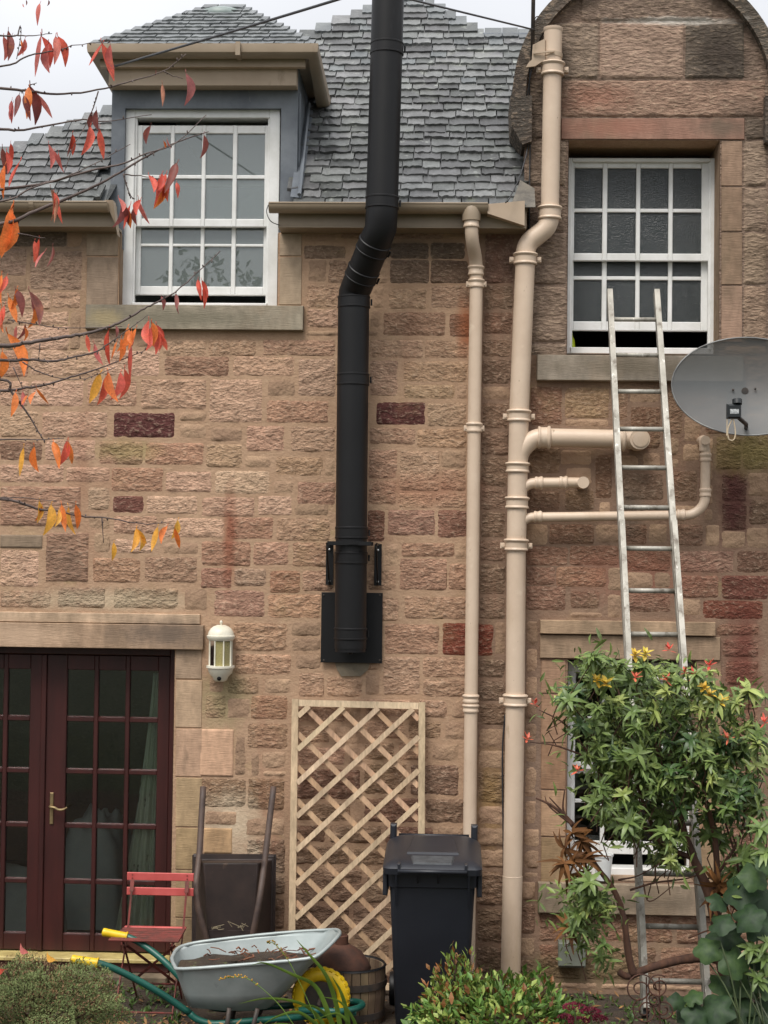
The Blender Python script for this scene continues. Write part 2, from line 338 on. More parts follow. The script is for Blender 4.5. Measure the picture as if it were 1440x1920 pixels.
GAB = gab.build('gable_wall', M['stug'], house); GAB.color = rgb(136,116,102)
# ---- rooms behind the openings
rm = MB()
def room(x0, x1, z0, z1, dep):
    y0, y1 = WT+.002, WT+dep; c = [(x0,y0,z0),(x1,y0,z0),(x1,y1,z0),(x0,y1,z0),(x0,y0,z1),(x1,y0,z1),(x1,y1,z1),(x0,y1,z1)]
    i = [rm.vert(p) for p in c]
    rm.mi = 1; rm.face(i[0],i[1],i[2],i[3]); rm.mi = 0
    for q in ((7,6,5,4),(2,1,5,6),(3,2,6,7),(0,3,7,4)): rm.face(*[i[k] for k in q])
room(-4.3, .1, .05, 2.5, 3.6); room(.2, 3.5, .05, 2.5, 3.2); room(OP_RIGHT[0]-.6, 3.5, 2.9, 5.6, 2.6)
rm.build('room', [M['dark_room'], M['wood_floor']], house)
# ---- stones
def srgb_jit(c, j=10):
    k = random.uniform(-j, j); return tuple(max(20, min(250, x + k + random.uniform(-j/6, j/6))) for x in c)
def sstep(t): t = max(0, min(1, t)); return t*t*(3-2*t)
def calm(c, k=.6):
    m_ = (186,151,124); g_ = sum(c)/3; f = g_/sum(m_)*3
    return tuple(c[i]*(1-k) + m_[i]*f*k for i in range(3)) if g_ > 95 else c
STONES = []          # (rect, kind, colour sRGB, pixel area)
def relief_mesh(mb, x0, x1, z0, z1, kind, seed, cell):
    w, h = x1-x0, z1-z0; nx = max(4, min(60, round(w/cell))); nz_ = max(4, min(40, round(h/cell)))
    wob = {'rock': .016, 'stug': .003, 'dressed': .0012, 'rubble': .02}[kind]
    idx = []; gx = [x0 + w*i/nx for i in range(nx+1)]; gz_ = [z0 + h*j/nz_ for j in range(nz_+1)]
    if kind == 'dressed':
        gx = [x0, x0+.004] + gx[1:-1] + [x1-.004, x1]; gz_ = [z0, z0+.004] + gz_[1:-1] + [z1-.004, z1]; nx += 2; nz_ += 2
    if kind in ('rock', 'rubble'):
        rc = min(.022, h*.2); gx = [x0, x0+.006] + gx[1:-1] + [x1-.006, x1]; gz_ = [z0, z0+.006] + gz_[1:-1] + [z1-.006, z1]; nx += 2; nz_ += 2
    for j in range(nz_+1):
        row = []
        for i in range(nx+1):
            x, z = gx[i], gz_[j]
            ed = min(x-x0, x1-x, z-z0, z1-z)
            if kind == 'dressed':
                y = .004 - .010*sstep((ed)/.004) + noise.noise((x*6, z*6, seed))*.0015
            elif kind == 'stug':
                e = sstep(ed/.012); y = .004 - e*(.012 + .008*abs(noise.noise((x*16+seed, z*34, seed))) + .006*noise.noise((x*7, z*12, seed)))
            else:
                big = 1.6 if kind == 'rubble' else 1
                cz = min(min(x-x0, x1-x)*1.0, min(z-z0, z1-z)*1.3)
                dx_, dz_ = min(x-x0, x1-x), min(z-z0, z1-z); cz = cz if dx_ > rc or dz_ > rc else min(cz, max(0, rc - math.hypot(rc-dx_, rc-dz_))); e = sstep(cz/.03)
                n1 = noise.noise((x*7+seed, z*12, seed)); n2 = noise.noise((x*15, z*30+seed, seed*2)); n3 = abs(noise.noise((x*30, z*52, seed)))
                y = .002 - e*max(.0032, .0055 + big*(.004*n1 + .007*n2 + .009*n3))
            if i in (0, nx) or j in (0, nz_):
                x += wob*noise.noise((x*9, z*9, seed+5)) ; z += wob*noise.noise((x*9, z*9, seed+9))
            row.append(mb.vert((x, y, z)))
        idx.append(row)
    for j in range(nz_):
        for i in range(nx): mb.face(idx[j][i], idx[j][i+1], idx[j+1][i+1], idx[j+1][i])
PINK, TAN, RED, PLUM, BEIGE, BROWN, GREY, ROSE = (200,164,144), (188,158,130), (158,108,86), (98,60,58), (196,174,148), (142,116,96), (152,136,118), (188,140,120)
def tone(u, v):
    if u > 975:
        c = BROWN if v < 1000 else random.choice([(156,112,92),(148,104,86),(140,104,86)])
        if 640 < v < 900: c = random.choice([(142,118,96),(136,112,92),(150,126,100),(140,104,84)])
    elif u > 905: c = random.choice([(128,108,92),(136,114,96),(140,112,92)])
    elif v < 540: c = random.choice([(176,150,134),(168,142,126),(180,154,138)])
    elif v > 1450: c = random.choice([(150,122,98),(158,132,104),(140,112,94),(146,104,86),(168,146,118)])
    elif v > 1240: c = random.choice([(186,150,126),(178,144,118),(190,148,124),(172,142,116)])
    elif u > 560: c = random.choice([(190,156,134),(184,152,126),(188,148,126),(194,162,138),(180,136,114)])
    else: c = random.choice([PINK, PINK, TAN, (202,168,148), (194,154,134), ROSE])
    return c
def stone_px(x0, y0, s, lst, y_off, kind='rock'):
    for it in lst:
        a, b, c, d = it[:4]; u0, u1, v0, v1 = x0+a/s, x0+b/s, y_off+c/s, y_off+d/s
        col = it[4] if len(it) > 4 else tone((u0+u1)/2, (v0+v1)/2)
        k = it[5] if len(it) > 5 else kind
        r_ = rect(u0, v0, u1, v1); e_ = .009 if k in ('rock','rubble') else 0; r_ = (r_[0]-e_, r_[1]+e_, r_[2]-e_, r_[3]+e_); ar = (r_[1]-r_[0])*(r_[3]-r_[2]); hit = False
        for q, _, _ in STONES:
            ox, oz = min(q[1],r_[1])-max(q[0],r_[0]), min(q[3],r_[3])-max(q[2],r_[2])
            if ox > .012 and oz > .012 and ox*oz > .05*min(ar, (q[1]-q[0])*(q[3]-q[2])): hit = True; break
        if not hit: STONES.append([r_, k, col])
# left part of the wall, measured on a 2.25x enlargement: x0, x1, y0, y1
stone_px(0, 0, 2.25, [(690,870,85,150),(880,1080,85,150,(182,150,124)),(1110,1415,85,150,(178,138,118)),(130,430,130,235),(440,672,130,235),(0,120,130,240),
 (695,965,155,235,(170,124,106)),(985,1240,155,235),(1260,1415,165,320,(176,148,130)),(130,352,258,362),(370,576,258,362),(0,120,258,362),(595,870,252,376,(194,162,138)),
 (885,1106,252,430,(192,160,136)),(1130,1246,255,320,BEIGE),(1125,1386,340,432,ROSE),(0,160,385,492),(178,452,388,492),(480,736,392,494,PLUM),(760,870,388,424,TAN),(762,1026,432,506),
 (1040,1197,448,552),(1225,1412,452,556),(0,178,512,590,(150,112,98)),(190,402,508,590),(418,602,515,608,(178,134,114)),(614,860,520,610,(188,138,114)),(870,1022,526,620,TAN),(1034,1142,575,620),
 (1163,1362,580,656,(184,152,122)),(1372,1415,580,656),(0,268,612,684),(280,462,622,684),(472,688,625,722,(190,140,118)),(700,894,640,724),(906,1136,638,732,BEIGE),(1153,1237,680,732,(118,80,72)),
 (1254,1415,684,776,(172,126,106)),(478,606,744,812,(124,84,74)),(618,832,744,816),(852,1072,748,828),(1088,1232,744,822),(1243,1386,780,824),(372,462,708,800,(176,158,134)),(372,462,815,880,(168,150,124)),
 (480,662,828,900),(690,946,838,916),(960,1152,834,922,(180,132,110)),(1168,1392,838,930),(470,832,908,988,(188,144,120)),(850,1057,936,1036,(182,132,112)),(1070,1217,938,1032),(1235,1382,938,1040),
 (392,592,1005,1106,(180,136,110)),(610,832,1002,1104,(172,138,116)),(0,162,972,1124),(848,976,1048,1130,(168,118,100)),(988,1122,1050,1122,(168,142,120)),(1138,1266,1058,1150,(182,128,104)),(1275,1402,1056,1142),
 (0,216,1144,1212,(172,136,112)),(244,442,1130,1212,(150,124,104)),(480,752,1132,1216,(160,136,108)),(780,872,1138,1222,(172,146,118)),(904,1117,1142,1250,(172,124,106)),(1128,1352,1158,1256,(192,142,112)),
 (985,1212,1280,1395,(178,142,114)),(1230,1352,1278,1332),(1230,1352,1344,1395)], 600)
stone_px(0, 0, 2.25, [(0,342,700,872,(178,134,116),'stug'),(192,376,895,1106,(172,128,112),'stug'),(0,180,905,962,(126,122,108),'dressed')], 600)
# beside and between flue and pipes, 2.743x
stone_px(560, 0, 2.743, [(365,640,50,140),(650,868,50,140),(540,868,160,262,(188,162,132)),(367,512,155,332,(176,140,122)),(540,802,280,348,(190,164,132)),(812,868,280,350),(400,650,370,482,PLUM),
 (662,862,374,492,(176,150,122)),(365,600,502,582,(172,136,112)),(610,862,506,602,(184,148,116)),(360,506,612,760),(520,722,620,822,(186,156,128)),(735,860,618,702,(176,134,112)),(730,860,716,822),
 (360,500,772,892),(512,690,838,912),(702,862,838,912),(355,442,925,1082,(146,92,78)),(460,702,924,1052,(164,120,106)),(715,868,924,1062,(150,96,78)),(442,512,1098,1212,(150,112,98)),(530,800,1094,1162),
 (806,866,1094,1172),(520,762,1174,1332),(772,868,1200,1332),(545,868,1370,1482,(178,138,110)),(440,722,1510,1662),(740,1000,1506,1668,(132,76,60)),(436,622,1680,1872),(640,860,1680,1782),(640,860,1794,1882),
 (0,105,1400,1502),(0,105,1575,1702),(145,326,1782,1882),(0,130,1762,1882),(945,1092,50,132),(945,1092,150,272),(945,1086,290,352),(945,1082,374,502),(940,1082,520,640),(940,1072,652,800),(940,1062,812,920),
 (940,1062,932,1062),(935,1062,1080,1182),(932,1062,1200,1352),(932,1062,1370,1482),(1010,1062,1500,1662),(925,1062,1692,1782),(925,1062,1800,1902)], 620)
# upper middle, 3.273x
stone_px(560, 0, 3.273, [(60,170,190,320),(182,300,190,330,(166,138,118)),(30,290,100,180,(136,116,100)),(50,245,340,480),(50,245,492,600),(470,545,190,330),(460,525,345,480),(525,800,345,480),(815,1050,345,482,(178,152,130)),
 (560,800,190,330,(128,112,98)),(810,1045,190,330,(126,110,96)),(520,900,510,650,(170,132,114)),(925,1050,520,660,(152,106,84)),(510,800,686,785),(812,1042,686,780,(156,112,92)),(560,800,85,180,(110,98,86)),(810,1020,85,180,(112,98,86)),
 (440,500,500,600),(438,490,620,780),(1145,1320,30,330,(132,104,92)),(1140,1315,345,490),(1135,1310,512,640,(134,104,86)),(60,240,620,770,(172,130,112)),(0,235,790,1030)], 430)
# dormer side, 4.8x
stone_px(0, 0, 4.8, [(0,242,222,460),(272,735,245,590),(0,600,20,200,(122,110,100)),(610,735,20,205,(126,114,102)),(0,240,480,600),(150,460,615,765),(470,722,615,755),(0,130,615,900),(150,620,790,905),(632,725,795,1130),(150,620,920,1130),(0,130,920,1130)], 420)
# under the right window, 3x
stone_px(960, 0, 3, [(105,280,258,470,(150,106,90)),(298,545,262,430,(164,134,104)),(660,830,262,340,(146,108,88)),(560,650,280,440,(158,126,98)),(650,840,345,445),(300,540,440,478),(880,960,270,520),(965,1060,420,560,(158,128,100)),
 (276,445,615,690,(134,112,94)),(100,270,600,740),(90,270,840,950),(470,560,640,880),(300,460,840,950,(150,126,96)),(625,850,745,890,(130,112,94)),(890,1050,560,720),(885,1040,730,900),(1150,1290,540,720,(140,120,86)),(1300,1440,530,720,(136,122,80)),
 (1180,1320,745,900,(126,98,86)),(1180,1320,915,1060,(126,98,86)),(1330,1440,740,870,(138,122,94)),(1335,1440,890,1030,(130,108,88)),(210,460,1030,1140,(150,108,90)),(80,200,1030,1140),(470,600,1030,1130),(620,760,1030,1140),(770,870,1030,1130),(920,1075,1030,1150),(1090,1165,1035,1150),(1180,1310,1070,1160,(112,74,66)),(1320,1440,1050,1160,(140,118,98)),
 (80,315,1155,1260,(160,108,88)),(325,600,1150,1260,(164,116,94)),(620,890,1180,1290,(156,106,86)),(930,1245,1180,1300,(158,120,104)),(1265,1440,1180,1300,(128,88,74)),(80,240,1270,1370),(250,530,1270,1380,(168,118,94)),(540,620,1275,1400),(630,790,1300,1385),(800,890,1300,1385),(930,1160,1320,1440,(156,108,90)),(1180,1440,1320,1450,(118,78,66)),
 (80,300,1380,1510),(310,600,1390,1510,(160,112,92)),(640,890,1410,1520),(940,1060,1450,1540),(1075,1410,1460,1560,(128,80,66))], 640)
# below the lamp and left of the trellis, 4x
stone_px(360, 0, 4, [(270,500,120,242),(540,1002,92,242,(180,136,110)),(1040,1272,110,242),(1310,1440,100,242),(100,252,258,424,(184,138,112)),(268,432,280,424,(194,142,106)),(440,715,260,432,(178,132,106)),(60,312,508,862,(204,166,136),'dressed'),
 (326,402,560,852),(418,716,470,652,(170,140,112)),(408,512,664,842),(528,702,680,802),(60,402,884,1092,(146,120,90)),(420,692,884,1112,(150,124,96)),(100,332,1128,1222,(168,132,106)),(88,302,1250,1442,(196,166,118),'dressed'),(408,562,1180,1302,(170,148,118)),(580,690,1180,1300,(186,168,142))], 1240)
# ---- dressed stone: lintels, jambs, sills, gable ashlar (photograph pixels)
def ds(u0, v0, u1, v1, col, kind='dressed', proud=0, name='stone'): DRESS.append((rect(u0,v0,u1,v1), col, kind, proud, name))
DRESS = []
LIN = (172,146,122)
ds(-170,1168,383,1214,LIN,'dressed',.03,'lintel'); ds(-170,1148,376,1167,(186,160,134),'dressed',.012)
for a, b, c in ((1216,1273,(160,138,116)),(1275,1364,(176,150,124)),(1366,1456,(184,154,128)),(1458,1550,(172,148,116)),(1552,1630,(168,144,110)),(1632,1720,(164,140,108)),(1722,1838,(150,128,100))):
    s_ = -.042*(b+a-2430)/2*0
    ds(329,a,379,b,c)
ds(163,574,570,620,(142,132,116),'dressed',.045,'sill')
for a, b in ((438,480),(482,572)):
    ds(162,a,222,b,(166,146,126)); ds(524,a,566,b,(170,150,128))
ds(1006,668,1392,716,(140,130,116),'dressed',.05,'sill'); ds(1052,222,1396,262,(150,116,100),'dressed',.004,'lintel')
JB = [(264,349),(351,434),(436,534),(536,642),(644,667)]
for i, (a, b) in enumerate(JB):
    ds(988,a,1062,b,random.choice([(150,130,114),(144,124,108),(156,130,112)]),'stug')
    if i < 4: ds(1352,a,1392,b,random.choice([(150,126,106),(156,128,110),(146,126,108)])); ds(1394,a,1438,b,random.choice([(150,130,112),(156,132,114)]),'stug')
ds(988,150,1050,260,(124,108,96),'stug'); ds(1052,150,1436,220,(162,134,116),'stug'); ds(1398,222,1436,262,(116,102,90),'stug')
ds(1034,42,1122,148,(144,126,110),'stug'); ds(1124,42,1282,148,(174,148,130),'stug'); ds(1284,42,1396,148,(112,102,92),'stug'); ds(1088,-30,1338,40,(138,120,106),'stug')
ds(1012,1192,1350,1236,(160,134,112),'dressed',.015,'lintel'); ds(1012,1164,1340,1190,(166,140,114),'dressed',.04,'lintel')
for a, b, c in ((1238,1300,(166,134,110)),(1302,1392,(160,128,104)),(1394,1480,(156,124,100)),(1482,1568,(164,132,106)),(1570,1654,(160,134,104))):
    ds(1014,a,1061,b,c); ds(1305,a,1352,b,c)
ds(1008,1656,1366,1712,(140,124,106),'dressed',.05,'sill')
# ---- fill what is left of the rubble with stones of its own
CELL = .02; NX = int((3.3+4.0)/CELL); NZ = int((EAVE+.05)/CELL); X00 = -4.0
occ = [[False]*NX for _ in range(NZ)]
def mark(r, mg=.008):
    for j in range(max(0, int((r[2]-mg)/CELL)), min(NZ, int((r[3]+mg)/CELL)+1)):
        for i in range(max(0, int((r[0]-mg-X00)/CELL)), min(NX, int((r[1]+mg-X00)/CELL)+1)): occ[j][i] = True
for s_ in STONES: mark(s_[0], -.004)
for o_ in OPEN: mark(o_)
for d_ in DRESS: mark(d_[0], -.004)
def uv_of(x, z):
    q = CR.transposed() @ (Vector((x,0,z))-CAM); return 720 - q.x/q.z*FPX, 960 + q.y/q.z*FPX
rf = random.Random(3); rowh = {}
for j in range(NZ-1, -1, -1):
    for i in range(NX):
        if occ[j][i]: continue
        low = j*CELL < 1.5
        ww = rf.randint(10, 22) if not low else rf.randint(12, 26); hh = rowh.setdefault(j, rf.randint(7, 9) if not low else rf.randint(7, 12))
        w = 0
        while w < ww and i+w < NX and not occ[j][i+w]: w += 1
        h = 0
        while h < hh and j-h >= 0 and not any(occ[j-h][i:i+w]): h += 1
        for a in range(h):
            for b in range(w): occ[j-a][i+b] = True
        if w >= 4 and h >= 3:
            x0, x1, z1, z0 = X00+i*CELL, X00+(i+w)*CELL, (j+1)*CELL, (j+1-h)*CELL; m_ = .007
            u, v = uv_of((x0+x1)/2, (z0+z1)/2)
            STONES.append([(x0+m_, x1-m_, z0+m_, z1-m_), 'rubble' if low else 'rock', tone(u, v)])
def in_view(r):
    u, v = uv_of((r[0]+r[1])/2, (r[2]+r[3])/2); return -30 < u < 1470 and -30 < v < 1940
vis = [s_ for s_ in STONES if in_view(s_[0])]; hid = [s_ for s_ in STONES if not in_view(s_[0])]
vis.sort(key=lambda s_: -(s_[0][1]-s_[0][0])*(s_[0][3]-s_[0][2]))
rest = MB(); NOWN = 300 - len(DRESS)
ALB = 1.0
for k, (r, kind, col) in enumerate(vis + hid):
    if k < NOWN and k < len(vis):
        mb = MB(); relief_mesh(mb, *r, kind, k*1.37 % 50, .014)
        o = mb.build('stone', M['stug'] if kind == 'stug' else M['dressed'] if kind == 'dressed' else M['stone'], WALL, smooth=True)
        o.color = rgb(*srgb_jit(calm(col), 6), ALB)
    else: relief_mesh(rest, *r, kind, k*1.37 % 50, .022)
o = rest.build('small_stone', pm('small_sandstone', rgb(170,142,116), .9, rgb(154,126,104), scale=5, island=.16, bump=.9, bscale=26, bdist=.02, spec=.2), WALL, smooth=True); o['kind'] = 'stuff'
for k, (r, col, kind, proud, nm) in enumerate(DRESS):
    mb = MB(); x0, x1, z0, z1 = r; g_ = .0; x0 += g_; x1 -= g_; z0 += g_; z1 -= g_
    relief_mesh(mb, x0, x1, z0, z1, kind, k*2.1, .03 if kind == 'dressed' else .014)
    if proud:
        mb.v = [(x, y-proud, z) for x, y, z in mb.v]
        for q in ([(x0,.004-proud,z0),(x1,.004-proud,z0),(x1,.02,z0),(x0,.02,z0)], [(x0,.004-proud,z1),(x0,.02,z1),(x1,.02,z1),(x1,.004-proud,z1)],
                  [(x0,.004-proud,z0),(x0,.02,z0),(x0,.02,z1),(x0,.004-proud,z1)], [(x1,.004-proud,z0),(x1,.004-proud,z1),(x1,.02,z1),(x1,.02,z0)]): mb.poly(q)
    o = mb.build(nm, M['stug'] if kind == 'stug' else M['dressed'], WALL, smooth=(kind != 'dressed')); o.color = rgb(*srgb_jit(calm(col, .0), 5), ALB)
# reveals: dressed faces lining the openings (set 3 mm inside)
for x0, x1, z0, z1 in (OP_DOOR, OP_RIGHT, OP_LOW, (OP_DORM[0], OP_DORM[1], OP_DORM[2], EAVE-.003)):
    rv = MB(); e = .003; rv.poly([(x0+e,-.004,z0),(x0+e,WT,z0),(x0+e,WT,z1),(x0+e,-.004,z1)]); rv.poly([(x1-e,-.004,z1),(x1-e,WT,z1),(x1-e,WT,z0),(x1-e,-.004,z0)])
    if z1 < EAVE-.01: rv.poly([(x0+e,-.004,z1-e),(x0+e,WT,z1-e),(x1-e,WT,z1-e),(x1-e,-.004,z1-e)])
    rv.poly([(x0+e,-.004,z0+e),(x1-e,-.004,z0+e),(x1-e,WT,z0+e),(x0+e,WT,z0+e)])
    o = rv.build('reveal', M['dressed'], WALL); o.color = rgb(146,124,104)
# ---- gable coping: curved stones over the round head, kneeler blocks at its feet
cp = [(GCX + (GR+.055)*math.cos(a), GCZ + (GR+.055)*math.sin(a), GCX + (GR-.03)*math.cos(a), GCZ + (GR-.03)*math.sin(a)) for a in [R(-6)+R(192)*k/40 for k in range(41)]]
for b0 in range(0, 40, 5):
    mb = MB()
    for k in range(b0, b0+5):
        t0, t1 = cp[k], cp[k+1]; e = .06 if k == b0 else 0
        q = [(t0[0],t0[1]),(t1[0],t1[1]),(t1[2],t1[3]),(t0[2],t0[3])]
        mb.extrude([(x,-.07,z) for x, z in q], (0,.49,0))
    o = mb.build('coping_stone', M['stug'], WALL); o.color = rgb(*srgb_jit((96,88,80), 6))
for sx, x in ((-1, GX0), (1, GX1)):
    mb = MB(); z1 = GCZ - .02; mb.extrude([(x+sx*.02,-.08,z1-.32),(x+sx*.09,-.08,z1-.2),(x+sx*.10,-.08,z1),(x-sx*.04,-.08,z1),(x-sx*.04,-.08,z1-.30)], (0,.45,0))
    o = mb.build('kneeler', M['stug'], WALL); o.color = rgb(84,78,72)
# round roof behind the gable head
mb = MB(); arc2 = [(GCX + (GR+.06)*math.cos(a), GCZ + (GR+.06)*math.sin(a)) for a in [math.pi*k/28 for k in range(29)]]
for (x0, z0), (x1, z1) in zip(arc2, arc2[1:]): mb.poly([(x0,.40,z0),(x1,.40,z1),(x1,2.6,z1),(x0,2.6,z0)])
for x in (GX0, GX1): mb.poly([(x,.40,EAVE),(x,.40,GCZ),(x,2.6,GCZ),(x,2.6,EAVE)])
mb.build('gable_roof', M['slate_mass'], house, smooth=True)
# ================================================================== main roof
PIT = R(45); YE = -.17; ZE = P(760, 386, YE).z; TP = math.tan(PIT)
def pr(u, v):                       # pixel -> point on the front roof slope
    d = ray(u, v); n = Vector((0, -math.sin(PIT), math.cos(PIT))); o = Vector((0, YE, ZE))
    return CAM + d*((o-CAM).dot(n)/d.dot(n))
def on_roof(x, s, up=0.0): return Vector((x, YE + s*math.cos(PIT) - up*math.sin(PIT), ZE + s*math.sin(PIT) + up*math.cos(PIT)))
def s_of(p): return (p.y-YE)/math.cos(PIT)
HL, AP, RR = pr(-150, 360), pr(770, -4), pr(910, 76)
sHL, sAP, sRR = s_of(HL), s_of(AP), s_of(RR)
EX0 = HL.x - (AP.x-HL.x)*(sHL)/(sAP-sHL)       # where the left hip meets the eaves
def x_left(s): return EX0 + (AP.x-EX0)*s/sAP
def x_right(s): return 3.7 if s < sRR else AP.x + (RR.x-AP.x)*(sAP-s)/(sAP-sRR)
rb = MB(); dn = -.03
A, Bp, Cp, D, E = on_roof(EX0,0,dn), on_roof(AP.x,sAP,dn), on_roof(RR.x,sRR,dn), on_roof(3.7,sRR,dn), on_roof(3.7,0,dn)
DX0, DX1 = P(208, 300, .06).x, P(557, 300, .06).x             # dormer cheeks
DZE = P(380, 100, -.1).z                                      # dormer eaves height
sD = (DZE-ZE)/math.sin(PIT); sG = (WT+.02-YE)/math.cos(PIT)
def rq(x0, x1, x2, x3, s0, s1): rb.poly([on_roof(x0,s0,dn), on_roof(x1,s0,dn), on_roof(x3,s1,dn), on_roof(x2,s1,dn)])
rq(EX0, DX0, x_left(sD), DX0, 0, sD); rq(DX1, GX0, DX1, GX0, 0, sG); rq(DX1, 3.7, DX1, 3.7, sG, sD); rq(GX1+.08, 3.7, GX1+.08, 3.7, 0, sG)
rq(x_left(sD), 3.7, x_left(sRR), 3.7, sD, sRR); rb.poly([on_roof(x_left(sRR),sRR,dn), on_roof(RR.x,sRR,dn), Bp])
yb = AP.y*2+.4
A2, B2, C2, D2 = Vector((EX0, yb, A.z)), Bp+Vector((0,.3,0)), Cp+Vector((0,.3,0)), D+Vector((0,.3,0)); E2 = Vector((3.7, yb, A.z))
rb.poly([A, Bp, B2, A2]); rb.poly([B2, C2, D2, E2, A2]); rb.poly([Bp, Cp, C2, B2]); rb.poly([Cp, D, D2, C2]); rb.poly([E, E2, D2, D])
ROOF = rb.build('roof', M['slate_mass'], house)
# side wall and back of the house so that it is a volume
sw = MB(); sw.box(WX0-.0, WX0+.4, WT+.01, yb-.1, -.3, A.z-.02); sw.box(WX0, WX1, yb-.5, yb-.1, -.3, A.z-.02); sw.box(WX1-.4, WX1, WT+.01, yb-.6, -.3, A.z-.02)
sw.build('rear_wall', M['mortar'], house)
def slate_mesh(k):
    rr = random.Random(k); mb = MB(); n = 6; t = .023; Ls = .19
    top = []; bot = []
    for i in range(n+1):
        x = -.5 + i/n; dz = rr.uniform(-.010, .010) - (.012 if i in (0, n) and rr.random() < .5 else 0)*-1
        top.append(mb.vert((x*.98, dz+.004, t*rr.uniform(.8, 1.1)))); bot.append(mb.vert((x, dz, 0)))
    e = [mb.vert((-.5, Ls, t*.7)), mb.vert((.5, Ls, t*.7)), mb.vert((-.5, Ls, 0)), mb.vert((.5, Ls, 0))]
    mb.face(*(top + [e[1], e[0]])); mb.face(*(list(reversed(bot)) + [e[2], e[3]]))
    for i in range(n): mb.face(bot[i], bot[i+1], top[i+1], top[i])
    mb.face(top[-1], bot[-1], e[3], e[1]); mb.face(bot[0], top[0], e[0], e[2])
    return mb
SL = [slate_mesh(k) for k in range(7)]; SLM = [q.mesh('slate', M['slate']) for q in SL]
rs = random.Random(11); slates = []
s = -.03; row = 0
while s < sAP - .03:
    ex = .093 + .010*min(1, s/sAP) + rs.uniform(-.008, .008)
    xl, xr = x_left(max(0, s)) - .03, x_right(s) + .03
    xr = min(xr, GX0 + .35)
    x = xl - rs.uniform(0, .15)
    while x < xr:
        w = rs.uniform(.105, .225); wn_ = w; xa_, xb_ = max(x, xl), min(x+w, xr); c = (xa_+xb_)/2
        if xb_-xa_ > .03 and c > xl and c < xr + .02:
            z = ZE + s*math.sin(PIT)
            if not (c > GX0+.0 and s < sG+.05) and not (DX0-.02 < c < DX1+.02 and z < DZE + .1): slates.append((c, s + rs.uniform(-.012, .012), xb_-xa_, rs.uniform(-.02, .02), rs.uniform(0, .004)))
        x += w + .003
    s += ex; row += 1
def vis_slate(t):
    u, v = uv3(on_roof(t[0], t[1])); return -20 < u < 1000 and -20 < v < 400
def uv3(p):
    q = CR.transposed() @ (Vector(p)-CAM); return 720 - q.x/q.z*FPX, 960 + q.y/q.z*FPX
own = [t for t in slates if vis_slate(t)]; own.sort(key=lambda t: -t[2]*(1.2 - .5*t[1]/sAP))
own_set = set(id(t) for t in own[:300])
mass = MB()
for t in slates:
    c, s_, w, rot, up = t
    base = on_roof(c, s_, up + .004); mat_ = Matrix.Translation(base) @ Matrix.Rotation(PIT - R(6), 4, 'X') @ Matrix.Rotation(rot, 4, 'Z') @ Matrix.Diagonal((w*.985, 1, 1, 1))
    k = rs.randrange(7)
    if id(t) in own_set:
        o = link('slate', SLM[k], ROOF); o.matrix_basis = mat_
        g_ = rs.uniform(76, 116) if rs.random() < .8 else rs.uniform(56, 76); o.color = rgb(g_-1, g_+rs.uniform(-1, 2), g_)
    else:
        b0 = len(mass.v); mass.v += [tuple(mat_ @ Vector(p)) for p in SL[k].v]
        for f in SL[k].f: mass.face(*[i+b0 for i in f])
o = mass.build('slate', M['slate_mass'], ROOF); o['kind'] = 'stuff'
# lead ridge and hip rolls
mb = MB(); mb.tube([Cp+Vector((-.02,.05,.06)), D+Vector((0,.05,.06))], .045, 8); mb.bar(Cp+Vector((0,.0,.01)), D+Vector((0,.0,.01)), .10, .02, up=(0,-1,1))
mb.build('ridge', M['lead'], ROOF, smooth=True)
# lead flashing against the gable
mb = MB(); gx = P(972, 380).x
mb.extrude([on_roof(gx-.06, -.05, .022), on_roof(gx+.10, -.05, .022), on_roof(gx+.10, .16, .03), on_roof(gx+.01, .26, .03), on_roof(gx-.02,.12,.03)], (0,-.003,.003))
mb.build('flashing', pm('mortar_fillet', rgb(120,114,104), .9, rgb(92,88,82), scale=14, bump=.6, bscale=40, bdist=.01), ROOF)
# ================================================================== gutters and eaves boards
def gutter(name, xa, xb, y, z, r=.057, mat='gutter', seg=10):
    mb = MB(); prof = []
    for k in range(seg+1):
        a = math.pi + math.pi*k/seg; prof.append((y + r*math.cos(a), z + r*math.sin(a)))
    for k in range(seg, -1, -1):
        a = math.pi + math.pi*k/seg; prof.append((y + (r-.005)*math.cos(a), z + (r-.005)*math.sin(a)))
    mb.extrude([(xa, p, q) for p, q in prof], (xb-xa, 0, 0))
    lip = MB()
    mb.tube([(xa, y-r+.002, z), (xb, y-r+.002, z)], .006, 6)
    for x in (xa, xb):
        mb.extrude([(x-.004, y+(r-.001)*math.cos(math.pi+math.pi*k/seg), z+(r-.001)*math.sin(math.pi+math.pi*k/seg)) for k in range(seg+1)], (.008,0,0))
    o = mb.build(name, M[mat], house, angle=40)
    n = max(1, int((xb-xa)/.75))
    for i in range(n):
        x = xa + (xb-xa)*(i+.5)/n; q = MB()
        pr_ = [(y + (r+.006)*math.cos(math.pi+math.pi*k/seg), z + (r+.006)*math.sin(math.pi+math.pi*k/seg)) for k in range(seg+1)]
        for (a, b), (c, d) in zip(pr_, pr_[1:]): q.poly([(x-.016,a,b),(x+.016,a,b),(x+.016,c,d),(x-.016,c,d)])
        for e in (-.016, .016): q.extrude([(x+e,a,b) for a, b in pr_], (.0015,0,0))
        q.build('bracket', M[mat], o, angle=40)
    return o
GY = -.235; GZ = P(700, 384, GY).z
gx0, gx1 = P(506, 395, GY).x, P(914, 395, GY).x
gutter('gutter', gx0, gx1, GY, GZ); lx1 = P(203, 390, GY).x; lgz = P(100, 375, GY).z
gutter('gutter', -4.2, lx1, GY, GZ+.002)
ggx = P(1446, 400, GY).x; gutter('gutter', ggx-.02, 3.5, GY, GZ)
